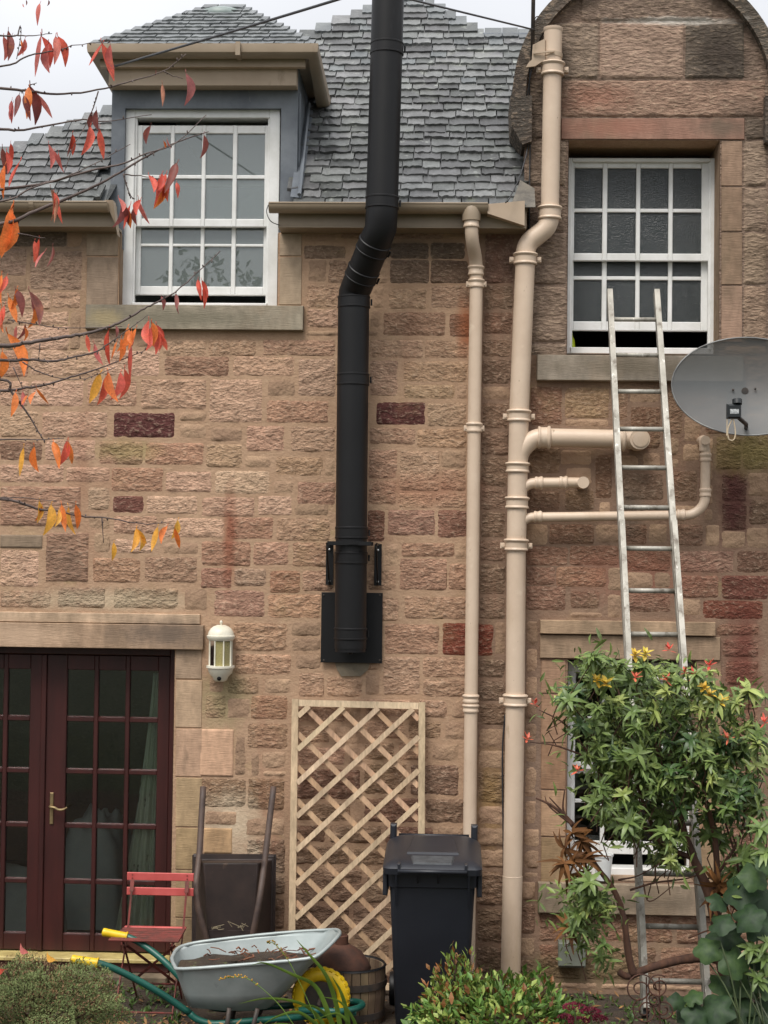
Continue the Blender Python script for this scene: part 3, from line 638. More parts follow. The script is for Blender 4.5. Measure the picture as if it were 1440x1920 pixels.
def eaves(xa, xb):
    eb = MB(); eb.box(xa, xb, -.172, -.15, EAVE+.012, GZ+.0); eb.hexa([(xa,-.17,EAVE+.0),(xb,-.17,EAVE+.0),(xb,.02,EAVE-.004),(xa,.02,EAVE-.004),(xa,-.17,EAVE+.012),(xb,-.17,EAVE+.012),(xb,.02,EAVE+.012),(xa,.02,EAVE+.012)])
    eb.build('eaves_board', M['gutter'], house)
eaves(P(524, 420, -.1).x, P(985, 420).x+.0); eaves(-4.3, P(222, 420, -.1).x); eaves(GX1+.1, 3.5)
# boxed-in ends of the eaves
mb = MB(); xa, xb = P(914, 400, GY).x, P(982, 400, -.1).x
mb.hexa([(xa,-.27,GZ-.06),(xb,-.235,GZ-.13),(xb,-.175,GZ-.13),(xa,-.175,GZ-.06),(xa,-.27,GZ+.0),(xb,-.235,GZ+.03),(xb,-.175,GZ+.03),(xa,-.175,GZ+.0)])
mb.build('eaves_return', M['fascia'], house)
mb = MB(); xa, xb = lx1-.02, P(226, 430, -.1).x
mb.extrude([(xa,-.26,GZ+.02),(xa+.055,-.26,GZ+.02),(xb,-.2,EAVE-.06),(xb-.01,-.2,EAVE+.0)], (0,.09,0))
mb.build('eaves_return', M['fascia'], house)
# ================================================================== dormer
YD = .06
do = MB(); zf0 = P(380, 160, YD).z; zb = EAVE-.1
wx0, wx1, wz1 = P(233, 300, YD).x, P(526, 300, YD).x, P(380, 203, YD).z
do.box(DX0, wx0, YD, YD+.1, zb, zf0+.25); do.box(wx1, DX1, YD, YD+.1, zb, zf0+.25); do.box(wx0, wx1, YD, YD+.1, wz1, zf0+.25)
DORM = do.build('dormer', M['lead'], house)
for x, sx in ((DX0, 1), (DX1, -1)):
    ck = MB(); ck.extrude([(x,YD+.1,zb),(x,YD+.1,DZE),(x,YD+1.7,DZE),(x,YD+.5,zb)], (sx*.05,0,0))
    ck.build('cheek', M['lead'], DORM)
mb = MB()                                                      # lead rolls and soaker flashing down the right cheek
mb.tube([(DX1+.004,YD+.06,zb+.12),(DX1+.004,YD+.06,DZE-.2)], .012, 6)
q0, q1 = on_roof(DX1-.02, .06, .03), on_roof(DX1-.02, 1.25, .03)
mb.poly([q0, q0+Vector((.07,0,-.01)), q1+Vector((.07,0,-.01)), q1]); mb.tube([on_roof(DX1+.04,.05,.05), on_roof(DX1+.02,1.2,.06)], .013, 6)
mb.build('flashing', M['lead'], DORM, angle=40)
bx = MB(); bx.box(P(204,140,-.05).x, P(556,140,-.05).x, -.05, YD-.001, P(380,160,-.05).z, P(380,124,-.05).z)
zt = P(380,124,-.05).z
bx.box(DX0-.05, DX1+.06, -.10, -.052, zt-.02, DZE+.02); bx.build('fascia', M['fascia'], DORM)
sf = MB(); sf.box(DX0-.06, DX1+.075, -.098, .9, DZE-.035, DZE-.015); sf.build('soffit', M['gutter'], DORM)
# dormer gutter: front run and two side runs that fall back to the slope
gl_, gr_ = P(176, 95, -.17).x, P(586, 98, -.17).x; gz = P(380, 90, -.17).z
mb = MB()
def gsec(c, ax, up):
    out = []
    for (a, b) in ((-.055,.02),(-.055,-.01),(-.05,-.035),(-.03,-.052),(.0,-.06),(.045,-.06),(.045,.02)): out.append(Vector(c)+Vector(ax)*a+Vector((0,0,1))*b)
    return out
def sweep(mb, secs):
    prev = None
    for s_ in secs:
        rg = [mb.vert(p) for p in s_]
        if prev: mb.skin(prev, rg)
        else: f0 = rg
        prev = rg
    mb.face(*reversed(f0)); mb.face(*prev)
sweep(mb, [gsec((gl_-.0,1.2,gz-.06),(1,0,0),0), gsec((gl_,-.165,gz),(.7,.7,0),0), gsec((gr_,-.165,gz),(-.7,.7,0),0), gsec((gr_,1.05,gz-.13),(-1,0,0),0)])
mb.build('gutter', M['gutter'], DORM, angle=30)
mb = MB(); mb.box((gl_+gr_)/2+.22,(gl_+gr_)/2+.25,-.228,-.1,gz-.064,gz+.024); mb.build('bracket', M['gutter'], DORM)
# dormer roof
ea, eb_ = (DX0-.09), (DX1+.10); ez = gz+.01; a0, a1 = P(388, 24, .75).x, P(446, 24, .75).x; az = P(415, 20, .75).z
mb = MB()
F = [Vector((ea,-.15,ez)), Vector((eb_,-.15,ez)), Vector((a1,.75,az)), Vector((a0,.75,az))]
Bk = [Vector((ea,1.6,ez)), Vector((eb_,1.6,ez)), Vector((a1,1.9,az)), Vector((a0,1.9,az))]
mb.poly(F); mb.poly([F[1],Bk[1],Bk[2],F[2]]); mb.poly([Bk[0],F[0],F[3],Bk[3]]); mb.poly([F[3],F[2],Bk[2],Bk[3]]); mb.poly([F[0],Bk[0],Bk[1],F[1]]); mb.poly([Bk[1],Bk[0],Bk[3],Bk[2]])
mb.build('dormer_roof', M['slate_mass'], DORM)
dm = MB(); fs = (F[3]-F[0]); sl_len = math.hypot(fs.y, fs.z); ang = math.atan2(fs.z, fs.y); s = -.02
while s < sl_len-.02:
    t = max(0, s/sl_len); xl, xr = F[0].x+(F[3].x-F[0].x)*t-.02, F[1].x+(F[2].x-F[1].x)*t+.02; x = xl - rs.uniform(0,.1)
    while x < xr:
        w = rs.uniform(.12,.24); xa_, xb_ = max(x, xl), min(x+w, xr); c = (xa_+xb_)/2; w2 = xb_-xa_
        if w2 > .03:
            k = rs.randrange(7); m_ = Matrix.Translation(Vector((c, -.15+s*math.cos(ang)-.008*math.sin(ang), ez+s*math.sin(ang)+.008))) @ Matrix.Rotation(ang-R(4.5),4,'X') @ Matrix.Rotation(rs.uniform(-.02,.02),4,'Z') @ Matrix.Diagonal((w2*.985,1,1,1))
            b0 = len(dm.v); dm.v += [tuple(m_ @ Vector(p)) for p in SL[k].v]
            for f in SL[k].f: dm.face(*[i+b0 for i in f])
        x += w+.003
    s += .095
o = dm.build('slate', M['slate_mass'], DORM); o['kind'] = 'stuff'
mb = MB(); cz0 = Vector(((a0+a1)/2, .78, az-.02))
mb.lathe([(.19,-.06),(.17,.0),(.12,.022),(.05,.036),(.005,.04)], cz0, n=14); mb.build('lead_cap', pm('pale_lead', rgb(142,154,150), .5, rgb(120,132,130), scale=9), DORM, smooth=True)
# ================================================================== sash windows
def lattice(mb, X0, X1, Z0, Z1, cols, rows, y0, y1):
    ve = [X0] + [c for q in cols for c in q] + [X1]
    for a, b in zip(ve[0::2], ve[1::2]): mb.bbox(a, b, y0, y1, Z0, Z1, .004)
    he = [Z1] + [c for q in rows for c in q] + [Z0]
    for a, b in zip(he[0::2], he[1::2]):
        for c, d in cols: mb.bbox(c, d, y0+.003, y1-.003, b, a, .004)
def sash_window(u0, u1, v0, v1, y, cols, up_rows, lo_rows, up, lo, fr, gmat, name='sash_window', silv=6):
    uc, vc = (u0+u1)/2, (v0+v1)/2
    X = lambda u, yy=y: P(u, vc, yy).x
    Z = lambda v, yy=y: P(uc, v, yy).z
    f = MB(); w = fr*S(y)
    f.bbox(X(u0), X(u0)+w, y, y+.12, Z(v1), Z(v0)); f.bbox(X(u1)-w, X(u1), y, y+.12, Z(v1), Z(v0))
    f.bbox(X(u0)+w, X(u1)-w, y+.002, y+.12, Z(v0)-w*.8, Z(v0)); f.bbox(X(u0)+w, X(u1)-w, y-.01, y+.12, Z(v1), Z(v1)+silv*S(y))
    f.box(X(u0)+w, X(u0)+w+.012, y+.015, y+.028, Z(v1)+.01, Z(v0)-w*.8); f.box(X(u1)-w-.012, X(u1)-w, y+.015, y+.028, Z(v1)+.01, Z(v0)-w*.8)
    fo = f.build(name, M['white'], house)
    for nm, rows, (ut, ub), ya in (('upper_sash', up_rows, up, y+.03), ('lower_sash', lo_rows, lo, y+.075)):
        s_ = MB(); cx = [(X(a, ya), X(b, ya)) for a, b in cols]; rz = [(Z(a, ya), Z(b, ya)) for a, b in rows]
        x0, x1 = X(u0)+w+.003, X(u1)-w-.003
        lattice(s_, x0, x1, Z(ub, ya), Z(ut, ya), cx, rz, ya, ya+.04); s_.build(nm, M['white'], fo)
        for a, b in cx:
            for c, d in rz:
                p = MB(); t = random.uniform(-.0012,.0012); q = random.uniform(-.0012,.0012)
                p.hexa([(a-.004,ya+.018+t,d-.004),(b+.004,ya+.018-t,d-.004),(b+.004,ya+.021-t,d-.004),(a-.004,ya+.021+t,d-.004),(a-.004,ya+.018+t+q,c+.004),(b+.004,ya+.018-t+q,c+.004),(b+.004,ya+.021-t+q,c+.004),(a-.004,ya+.021+t+q,c+.004)])
                p.build('pane', gmat, fo)
    return fo
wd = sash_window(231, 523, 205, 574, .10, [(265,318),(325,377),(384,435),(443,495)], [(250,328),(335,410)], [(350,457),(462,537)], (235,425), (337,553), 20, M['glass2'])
wr = sash_window(1062, 1341, 296, 664, .20, [(1076,1129),(1138,1192),(1200,1253),(1261,1315)], [(315,391),(398,475)], [(440,518),(525,603)], (304,489), (430,620), 9, M['obscure'], silv=12)
wl_ = sash_window(1063, 1303, 1242, 1650, .20, [(1078,1126),(1134,1182),(1190,1238),(1246,1290)], [(1262,1345),(1352,1430)], [(1452,1500),(1507,1578)], (1246,1444), (1432,1602), 10, M['glass'], silv=22)
# ================================================================== french door
YDR = .16
dfu = lambda u, v=1500: P(u, v, YDR).x
dfz = lambda v, u=150: P(u, v, YDR).z
f = MB(); fx0, fx1 = OP_DOOR[0]+.005, OP_DOOR[1]-.005; ztop = OP_DOOR[3]-.005; zbot = .13
f.bbox(fx1-.05, fx1, YDR-.02, YDR+.08, zbot, ztop); f.bbox(fx0, fx0+.05, YDR-.02, YDR+.08, zbot, ztop); f.bbox(fx0+.05, fx1-.05, YDR-.018, YDR+.08, ztop-.05, ztop)
DOOR = f.build('french_door', M['mahogany'], house)
rows = [(dfz(a), dfz(b)) for a, b in ((1256,1345),(1353,1443),(1451,1545),(1553,1650),(1658,1752))]
mid = dfu(83); lt = ztop-.055; lb = zbot+.01
for cols, xa, xb, nm in ((((122,173),(181,232),(240,293)), mid+.003, fx1-.053, 'leaf'), (((-134,-83),(-70,-18),(-5,48)), fx0+.053, mid-.003, 'leaf')):
    cx = [(dfu(a), dfu(b)) for a, b in cols]
    if nm and cx[0][0] < xa+.05:
        wv = (xb-.105-(xa+.105)-.06)/3; cx = [(xa+.105+i*(wv+.03), xa+.105+i*(wv+.03)+wv) for i in range(3)]
    l = MB(); lattice(l, xa, xb, lb, lt, cx, rows, YDR, YDR+.045)
    for a, b in cx:                                # raised mouldings under each pane
        for c, d in rows: l.extrude([(a,YDR+.002,d),(b,YDR+.002,d),(b-.006,YDR+.016,d+.008),(a+.006,YDR+.016,d+.008)], (0,.004,-.001))
    l.build(nm, M['mahogany'], DOOR)
    for a, b in cx:
        for c, d in rows:
            p = MB(); t = random.uniform(-.001,.001)
            p.hexa([(a-.003,YDR+.02+t,d-.003),(b+.003,YDR+.02-t,d-.003),(b+.003,YDR+.024-t,d-.003),(a-.003,YDR+.024+t,d-.003),(a-.003,YDR+.02-t,c+.003),(b+.003,YDR+.02+t,c+.003),(b+.003,YDR+.024+t,c+.003),(a-.003,YDR+.024-t,c+.003)])
            p.build('pane', M['glass'], DOOR)
mb = MB(); mb.bbox(mid-.03, mid+.004, YDR-.016, YDR-.001, lb, lt); mb.build('astragal', M['mahogany'], DOOR)
mb = MB(); hx = dfu(97, 1520); hz = dfz(1512)
mb.bbox(hx-.012, hx+.012, YDR-.01, YDR-.001, dfz(1546), dfz(1487), .003)
mb.tube(smooth_path([(hx,YDR-.001,hz),(hx,YDR-.045,hz),(hx+.03,YDR-.055,hz-.002),(hx+.06,YDR-.055,hz-.016),(hx+.09,YDR-.052,hz-.014),(hx+.115,YDR-.05,hz+.0)]), [.011]*5+[.009]*12+[.007]*4, 8)
mb.build('handle', M['brass'], DOOR, angle=40)
mb = MB(); mb.bbox(fx0, fx1, .0, YDR+.08, .105, .13); mb.build('threshold', pm('yellow_threshold', rgb(196,178,116), .5, rgb(160,142,90), scale=8), DOOR)
mb = MB(); mb.bbox(fx0+.01, fx1-.01, .03, YDR+.08, .04, .103); mb.build('step', pm('red_step', rgb(96,48,42), .7, rgb(66,38,34), scale=8), DOOR)
mb = MB(); mb.bbox(fx0+.003, fx1-.003, -.06, YDR+.08, -.05, .038, .01); o = mb.build('doorstep', M['dressed'], DOOR); o.color = rgb(98,88,74)
# ================================================================== black twin-wall flue
YF, YF2 = -.19, -.45; RF = .101
fb = P(657, 1216, YF); fl = thing('flue_pipe', 'matt black steel chimney flue climbing the wall past the gutter', 'flue', (fb.x, YF, fb.z))
f0, f1, f2, f3, f4, f5 = fb, P(663, 575, YF), P(664.5, 548, YF), P(714, 428, YF2), P(716, 392, YF2), P(737, -330, YF2)
def ftube(name, pts, r=RF): mb = MB(); mb.tube(pts, r, 24); return mb.build(name, M['flue'], fl, angle=40)
ftube('pipe_section', [f0, P(660, 845, YF)]); ftube('pipe_section', [P(660, 846, YF), f1])
mid1 = f2.lerp(f3, .12); mid2 = f2.lerp(f3, .5); mid3 = f2.lerp(f3, .88)
ftube('elbow', [f1, f2, mid1.lerp(f2,.2), mid2]); ftube('elbow', [mid2, mid3, f3, f4]); ftube('pipe_section', [f4, f5])
def band(a, d, name='locking_band', r=RF, h=.055):
    mb = MB(); d = Vector(d).normalized(); a = Vector(a)
    mb.lathe([(r+.001,-h/2-.012),(r+.006,-h/2-.008),(r+.006,-h/2),(r+.003,-h/2+.002),(r+.003,h/2-.002),(r+.006,h/2),(r+.006,h/2+.008),(r+.001,h/2+.012)], a, d, 24)
    sd_ = d.cross(Vector((0,1,0))).normalized(); c = a - sd_*(r+.012)
    mb.tube([c-d*.02, c+d*.02], .007, 6)
    return mb.build(name, M['flue'], fl, angle=35)
V_ = f1-f0
for v, u in ((1188,657.3),(1046,658.5),(999,659),(712,662)): band(P(u, v, YF), V_)
band(P(663.5,567,YF), V_); band(f2.lerp(f3,.30), f3-f2); band(f2.lerp(f3,.72), f3-f2); band(P(716.4,381,YF2), f5-f4); band(P(725.5,92,YF2), f5-f4)
mb = MB(); mb.lathe([(RF,0),(RF+.03,.02),(RF+.03,.05),(RF*.9,.06),(RF*.9,.16),(RF+.06,.17),(RF*.3,.26),(.01,.28)], f5, f5-f4, 24); mb.build('cowl', M['flue'], fl, angle=40)
mb = MB(); mb.lathe([(RF-.004,-.02),(RF-.004,.0),(.02,.0),(.02,-.02),(.012,-.035)], fb+Vector((0,0,-.0)), n=20); mb.build('end_cap', M['flue'], fl, angle=40)
mb = MB(); tz = P(657,1165,YF).z; mb.tube([(fb.x,YF,tz),(fb.x,-.005,tz)], RF*.98, 20); mb.build('tee_branch', M['flue'], fl, angle=40)
mb = MB(); r = rect(602,1111,717,1243,-.03); mb.bbox(r[0],r[1],-.034,-.028,r[2],r[3],.002); mb.build('wall_plate', M['flue'], fl)
for u, v in ((607,1116),(712,1116),(607,1238),(712,1238)):
    mb = MB(); q = P(u,v,-.034); mb.lathe([(.006,0),(.006,.004),(.003,.006)], q, (0,-1,0), 8); mb.build('screw', M['iron'], fl)
bz = P(657,1019,YF).z; xl, xr = P(616,1019,-.2).x, P(698,1019,-.2).x
mb = MB()                                    # support bracket: clamp ring, cross bar and two gusset plates on the wall
mb.lathe([(RF+.001,-.008),(RF+.02,-.008),(RF+.02,.008),(RF+.001,.008)], (fb.x+.012,YF,bz), n=24); mb.box(xl,xr,-.305,-.29,bz-.012,bz+.012); mb.box(xl,xr,-.06,-.045,bz-.012,bz+.012)
mb.build('clamp_ring', M['flue'], fl, angle=40)
for x, sg in ((xl-.004, -1), (xr+.03, 1)):
    mb = MB(); mb.box(x-.024,x+.024,-.034,-.026,bz-.27,bz+.0); mb.extrude([(x-.004,-.034,bz-.25),(x-.004,-.30,bz-.0),(x-.004,-.30,bz-.03),(x-.004,-.034,bz-.27)], (.008,0,0)); mb.extrude([(x-.004,-.034,bz-.012),(x-.004,-.30,bz-.012),(x-.004,-.30,bz+.004),(x-.004,-.034,bz+.004)], (.008,0,0))
    mb.build('wall_bracket', M['flue'], fl)
    for dz in (-.04,-.245):
        mb = MB(); mb.lathe([(.008,0),(.008,.006),(.004,.008)], (x,-.034,bz+dz), (0,-1,0), 6); mb.build('bolt', pm('zinc', rgb(190,190,190), .35, metal=1), fl)
# ================================================================== cream cast-iron pipes
def collar(mb, c, d, r, h=.075, lugs=True):
    d = Vector(d).normalized(); c = Vector(c)
    mb.lathe([(r,-h/2),(r*1.18,-h/2+.002),(r*1.22,-h/2+.008),(r*1.18,-h/2+.016),(r*1.12,-h/2+.02),(r*1.12,h/2-.022),(r*1.22,h/2-.016),(r*1.3,h/2-.008),(r*1.22,h/2),(r,h/2+.004)], c, d, 22)
def lug(mb, c, r):
    for sx in (-1, 1):
        x = c.x + sx*(r*1.18+.012); mb.bbox(x-.016,x+.016,c.y-.008,c.y+.03,c.z-.022,c.z+.014,.003); mb.lathe([(.009,0),(.009,.012)], (x,c.y-.008,c.z-.004),(0,-1,0),8)
YS = -.115; RS = .0635
sb = P(957, 1838, YS); st = thing('soil_stack', 'thick cream painted soil stack with branch pipes, swan neck and clamped top', 'soil pipe', (sb.x, YS, -.02))
mb = MB(); mb.tube([sb+Vector((0,0,-.03)), P(961,1643,YS)], RS, 22); mb.build('pipe', M['beige'], st, angle=40)
mb = MB(); mb.tube([P(961,1643,YS), P(966,1310,YS)], RS*.97, 22); mb.build('pipe', M['beige'], st, angle=40)
mb = MB(); mb.tube([P(966,1310,YS), P(968,1022,YS)], RS*.97, 22); mb.build('pipe', M['beige'], st, angle=40)
mb = MB(); mb.tube([P(968,1022,YS), P(973,780,YS)], RS, 22); mb.build('pipe', M['beige'], st, angle=40)
mb = MB(); mb.tube([P(973,780,YS), P(985,485,YS)], RS, 22); mb.build('pipe', M['beige'], st, angle=40)
sw_ = fillet([P(985,492,YS), P(986,458,YS), P(1029,424,YS), P(1031,392,YS)], .12, 7); mb = MB(); mb.tube(sw_, RS, 22); mb.build('swan_neck', M['beige'], st, angle=50)
mb = MB(); mb.tube([P(1031,400,YS), P(1037,60,YS)], RS*.93, 22); mb.lathe([(RS*.93,0),(RS,.01),(RS,.025),(RS*.7,.028)], P(1037,60,YS), n=22); mb.build('pipe', M['beige'], st, angle=40)
for u, v, h, lg in ((1036,130,.085,1),(1031,400,.085,0),(985,486,.075,1),(973,780,.075,1),(970.5,877,.065,0),(969.5,943,.075,0),(968,1022,.075,1),(966,1313,.075,1)):
    mb = MB(); c = P(u, v, YS); collar(mb, c, (.015,0,1), RS*1.0, h)
    if lg: lug(mb, c, RS)
    mb.build('collar', M['beige'], st, angle=35)
mb = MB(); mb.lathe([(RS*.97,-.004),(RS*1.02,0),(RS*.97,.004)], P(961,1643,YS), n=22, caps=False); mb.build('joint', M['beige'], st, smooth=True)
mb = MB(); mb.tube([P(1036,108,YS-.0), P(1037,100,YS)], RS*.99, 20); mb.build('tie_wire', M['fascia'], st, angle=40)
# branches
def branch(pts, r, name, cols, rad=.06):
    mb = MB(); mb.tube(fillet(pts, rad, 6), r, 18); mb.build(name, M['beige'], st, angle=50)
    for c, d in cols:
        mb = MB(); collar(mb, c, d, r, .08 if r > .05 else .05); mb.build('collar', M['beige'], st, angle=35)
branch([P(971,878,YS), P(974,848,YS), P(1000,820,YS), P(1185,824,YS)], .060, 'branch_pipe', [(P(1020,820.5,YS), (1,0,0)), (P(1160,824,YS), (1,0,0))], .12)
mb = MB(); c = P(1196,825,YS); mb.tube([c+Vector((-.06,0,0)), c+Vector((.015,0,0))], .060, 18); mb.tube([c+Vector((.005,-.075,.0)), c+Vector((.01,.13,0))], .065, 18); mb.lathe([(.05,0),(.05,.012),(.02,.016)], c+Vector((.008,-.072,0)), (0,-1,0), 18); mb.build('access_elbow', M['beige'], st, angle=40)
branch([P(970,940,YS), P(975,920,YS), P(992,906,YS), P(1078,905,YS)], .034, 'branch_pipe', [(P(1010,905.5,YS),(1,0,0)), (P(1056,905,YS),(1,0,0))])
mb = MB(); c = P(1084,905,YS); mb.tube([c+Vector((-.03,0,0)), c+Vector((.02,0,0))], .033, 16); mb.tube([c+Vector((.03,-.04,.0)), c+Vector((.03,.13,0))], .038, 16); mb.build('access_elbow', M['beige'], st, angle=40)
branch([P(969,1000,YS), P(975,982,YS), P(990,970,YS), P(1300,966,YS), P(1322,945,YS), P(1323,840,YS)], .031, 'branch_pipe', [(P(1008,969,YS),(1,0,0)), (P(1276,966,YS),(1,0,0)), (P(1322.5,924,YS),(0,0,1)), (P(1323,858,YS),(0,0,1))], .07)
mb = MB(); c = P(1321,828,YS); mb.tube(fillet([c+Vector((0,0,-.06)), c+Vector((0,0,-.01)), c+Vector((0,.04,.012)), c+Vector((0,.13,.012))], .03), .034, 16); mb.lathe([(.030,0),(.030,.014)], c+Vector((0,-.028,.004)), (0,-1,.15), 16); mb.build('access_elbow', M['beige'], st, angle=40)
# bracket plate and mast at the top of the stack
mb = MB(); q = [P(999,84,-.16), P(1022,72,-.16), P(1022,112,-.16), P(1003,124,-.16), P(986,126,-.16), P(992,116,-.16), P(997,112,-.16)]; mb.extrude(list(reversed(q)), (0,.02,0)); mb.bar(P(1000,100,-.17), P(1040,96,-.19), .012, .008); mb.build('mast_bracket', M['fascia'], st)
ms = thing('aerial_mast', 'thin dark metal mast clamped beside the top of the cream soil stack', 'mast', P(998,120,-.14))
mb = MB(); mb.tube([P(998,128,-.135), P(1004,-260,-.135)], .013, 8); mb.build('pole', M['iron'], ms, smooth=True)
mb = MB(); c = P(1008,37,-.135); mb.tube([c+Vector((.018*math.cos(a),0,.022*math.sin(a))) for a in [2*math.pi*k/12 for k in range(11)]], .0035, 6); mb.build('eye_hook', M['iron'], ms)
# rainwater pipe
YW = -.10; RW = .043; wb = P(878, 1838, YW)
dp = thing('rainwater_pipe', 'slim cream rainwater downpipe running from the gutter to behind the bin', 'downpipe', (wb.x, YW, -.02))
mb = MB(); mb.tube([wb+Vector((0,0,-.02)), P(883,1322,YW)], RW, 18); mb.build('pipe', M['beige'], dp, angle=40)
mb = MB(); mb.tube([P(883,1322,YW), P(889,802,YW)], RW, 18); mb.build('pipe', M['beige'], dp, angle=40)
mb = MB(); mb.tube([P(889,802,YW), P(893,530,YW)], RW, 18); mb.build('pipe', M['beige'], dp, angle=40)
mb = MB(); mb.tube(fillet([P(893,530,YW), P(893,490,YW), P(884,446,GY), P(884,402,GY)], .1, 6), RW, 18); mb.build('offset_bend', M['beige'], dp, angle=50)
for u, v, y, h in ((884,417,GY,.07),(892.5,508,YW,.06),(893,532,YW,.055),(889,802,YW,.06),(882.8,1310,YW,.05),(882.6,1328,YW,.05)):
    mb = MB(); c = P(u,v,y); collar(mb, c, (.01,0,1), RW, h); lug(mb, c, RW*.75) if v in (802,532) else None; mb.build('collar', M['beige'], dp, angle=35)
mb = MB(); mb.lathe([(.058,-.05),(.06,-.02),(.06,.03),(.05,.05)], P(884,400,GY), n=16); mb.build('outlet', M['gutter'], dp, angle=40)
# ================================================================== cables
def cable(name, pts, r, label, n=6):
    mb = MB(); mb.tube(smooth_path(pts, 6), r, n); o = mb.build(name, M['cable'], None, smooth=True); tag(o, label, 'cable', None); return o
a, b = P(213,125,-.14), P(640,-32,-3.2); b = a+(b-a)*4.2; m_ = (a+b)/2 + Vector((0,0,-.12))
cable('overhead_cable', [a, a.lerp(m_,.5)+Vector((0,0,-.015)), m_, m_.lerp(b,.5)+Vector((0,0,-.015)), b], .0075, 'thick dark overhead cable fixed to the dormer fascia')
a, b = P(1002,56,-.14), P(740,-30,-2.8); b = a+(b-a)*4.6; m_ = (a+b)/2 + Vector((0,0,-.10))
cable('overhead_cable', [a, a.lerp(m_,.5)+Vector((0,0,-.012)), m_, m_.lerp(b,.5)+Vector((0,0,-.012)), b], .006, 'dark overhead cable running to the mast beside the gable')
cable('wall_cable', [P(993,120,-.13), P(993,180,-.03), P(994,260,-.025), P(993,340,-.025), P(992,452,-.025)], .005, 'thin black cable pinned down the gable edge behind the soil stack')
cable('wall_cable', [P(997,128,-.13), P(985,210,-.03), P(990,270,-.03), P(975,330,-.2), P(955,372,-.32), P(948,380,-.30)], .004, 'thin loose cable dropping from the mast onto the slates')
cable('wall_cable', [P(945,1845,-.03), P(944,1600,-.03), P(942,1420,-.03), P(947,1340,-.03)], .006, 'black cable running up the wall close to the lower soil stack')
cable('wall_cable', [P(526,423,-.15), P(508,415,-.29), P(500,398,-.29), P(503,384,-.29)], .003, 'short wire looping off the end of the gutter below the dormer')
# ================================================================== satellite dish
YDI = -.42; dc = P(1402, 724, YDI); sw2 = 141*S(YDI); sh2 = 93*S(YDI)
dish = thing('satellite_dish', 'grey oval mesh satellite dish with black receiver arm', 'satellite dish', (dc.x, -.05, dc.z))
def perforated(name, col):
    m = bpy.data.materials.new(name); m.use_nodes = True; N, L = m.node_tree.nodes, m.node_tree.links; b = N['Principled BSDF']; b.inputs['Base Color'].default_value = col; b.inputs['Roughness'].default_value = .5
    g_ = N.new('ShaderNodeNewGeometry'); n_ = N.new('ShaderNodeTexNoise'); n_.inputs['Scale'].default_value = 5; L.new(g_.outputs['Position'], n_.inputs['Vector'])
    r_ = N.new('ShaderNodeMix'); r_.data_type = 'RGBA'; L.new(n_.outputs[0], r_.inputs[0]); r_.inputs[6].default_value = col; r_.inputs[7].default_value = tuple(c*1.35 for c in col[:3])+(1,); L.new(r_.outputs[2], b.inputs['Base Color'])
    t = N.new('ShaderNodeBsdfTransparent'); ms_ = N.new('ShaderNodeMixShader'); ms_.inputs[0].default_value = .16
    L.new(b.outputs[0], ms_.inputs[1]); L.new(t.outputs[0], ms_.inputs[2]); L.new(ms_.outputs[0], N['Material Output'].inputs[0]); return m
M['dish'] = perforated('perforated_grey_steel', rgb(88,90,90))
mb = MB(); rings = []
for k in range(9):
    f = k/8; rings.append([mb.vert((dc.x+sw2*f*math.cos(2*math.pi*i/48), YDI + .10*(1-f*f) + .05*f*math.sin(2*math.pi*i/48), dc.z+sh2*f*math.sin(2*math.pi*i/48))) for i in range(48)])
for a_, b_ in zip(rings, rings[1:]): mb.skin(a_, b_)
mb.build('reflector', M['dish'], dish, smooth=True)
mb = MB(); mb.tube([(dc.x+sw2*math.cos(2*math.pi*i/48), YDI+.05*math.sin(2*math.pi*i/48), dc.z+sh2*math.sin(2*math.pi*i/48)) for i in range(49)], .005, 6, caps=False)
mb.build('rim', pm('dish_rim', rgb(150,150,148), .5, rgb(90,90,90), scale=6), dish, smooth=True)
mb = MB(); mb.tube([(dc.x, -.03, dc.z-.02), (dc.x, YDI+.09, dc.z-.02)], .022, 10); mb.box(dc.x-.06,dc.x+.06,-.03,-.02,dc.z-.12,dc.z+.08); mb.build('wall_mount', M['iron'], dish)
lp = P(1376, 772, YDI-.28)
mb = MB(); mb.tube([(dc.x-.0, YDI+.05, dc.z-sh2*.86), (dc.x-.03, YDI-.12, dc.z-sh2*.8), lp+Vector((.02,.03,-.02))], .013, 8); mb.build('receiver_arm', M['iron'], dish, smooth=True)
mb = MB(); mb.bbox(lp.x-.042,lp.x+.042,lp.y-.02,lp.y+.03,lp.z-.042,lp.z+.046,.01); mb.lathe([(.03,0),(.03,.03)], lp+Vector((.02,.0,.045)), (0,.3,1), 12); o = mb.build('receiver', pm('black_plastic', rgb(28,32,34), .4), dish, angle=40)
mb = MB(); mb.box(lp.x-.026,lp.x+.026,lp.y-.0215,lp.y-.0205,lp.z-.014,lp.z+.014); mb.build('paper_sticker', pm('sticker_white', rgb(206,208,208), .6, rgb(120,124,126), scale=60), o)
M['cream_wire'] = pm('cream_coax', rgb(206,188,160), .5, rgb(180,160,130), scale=20)
mb = MB(); l0 = lp+Vector((-.01,0,-.045)); mb.tube(smooth_path([l0, l0+Vector((-.025,.0,-.06)), l0+Vector((-.02,.0,-.12)), l0+Vector((.01,.0,-.125)), l0+Vector((.02,.0,-.08)), l0+Vector((.008,0,.0))],4), .004, 6); mb.build('coax_loop', M['cream_wire'], dish, smooth=True)
mb = MB(); mb.tube([l0+Vector((-.03,0,0)), l0+Vector((-.032,0,-.1))], .003, 6); mb.build('coax_tail', M['cream_wire'], dish)
for u, v in ((1374.5,731),(1416,729)):
    mb = MB(); mb.lathe([(.008,0),(.008,.006),(.004,.009)], P(u,v,YDI+.085), (0,-1,0), 8); mb.build('bolt', M['iron'], dish)
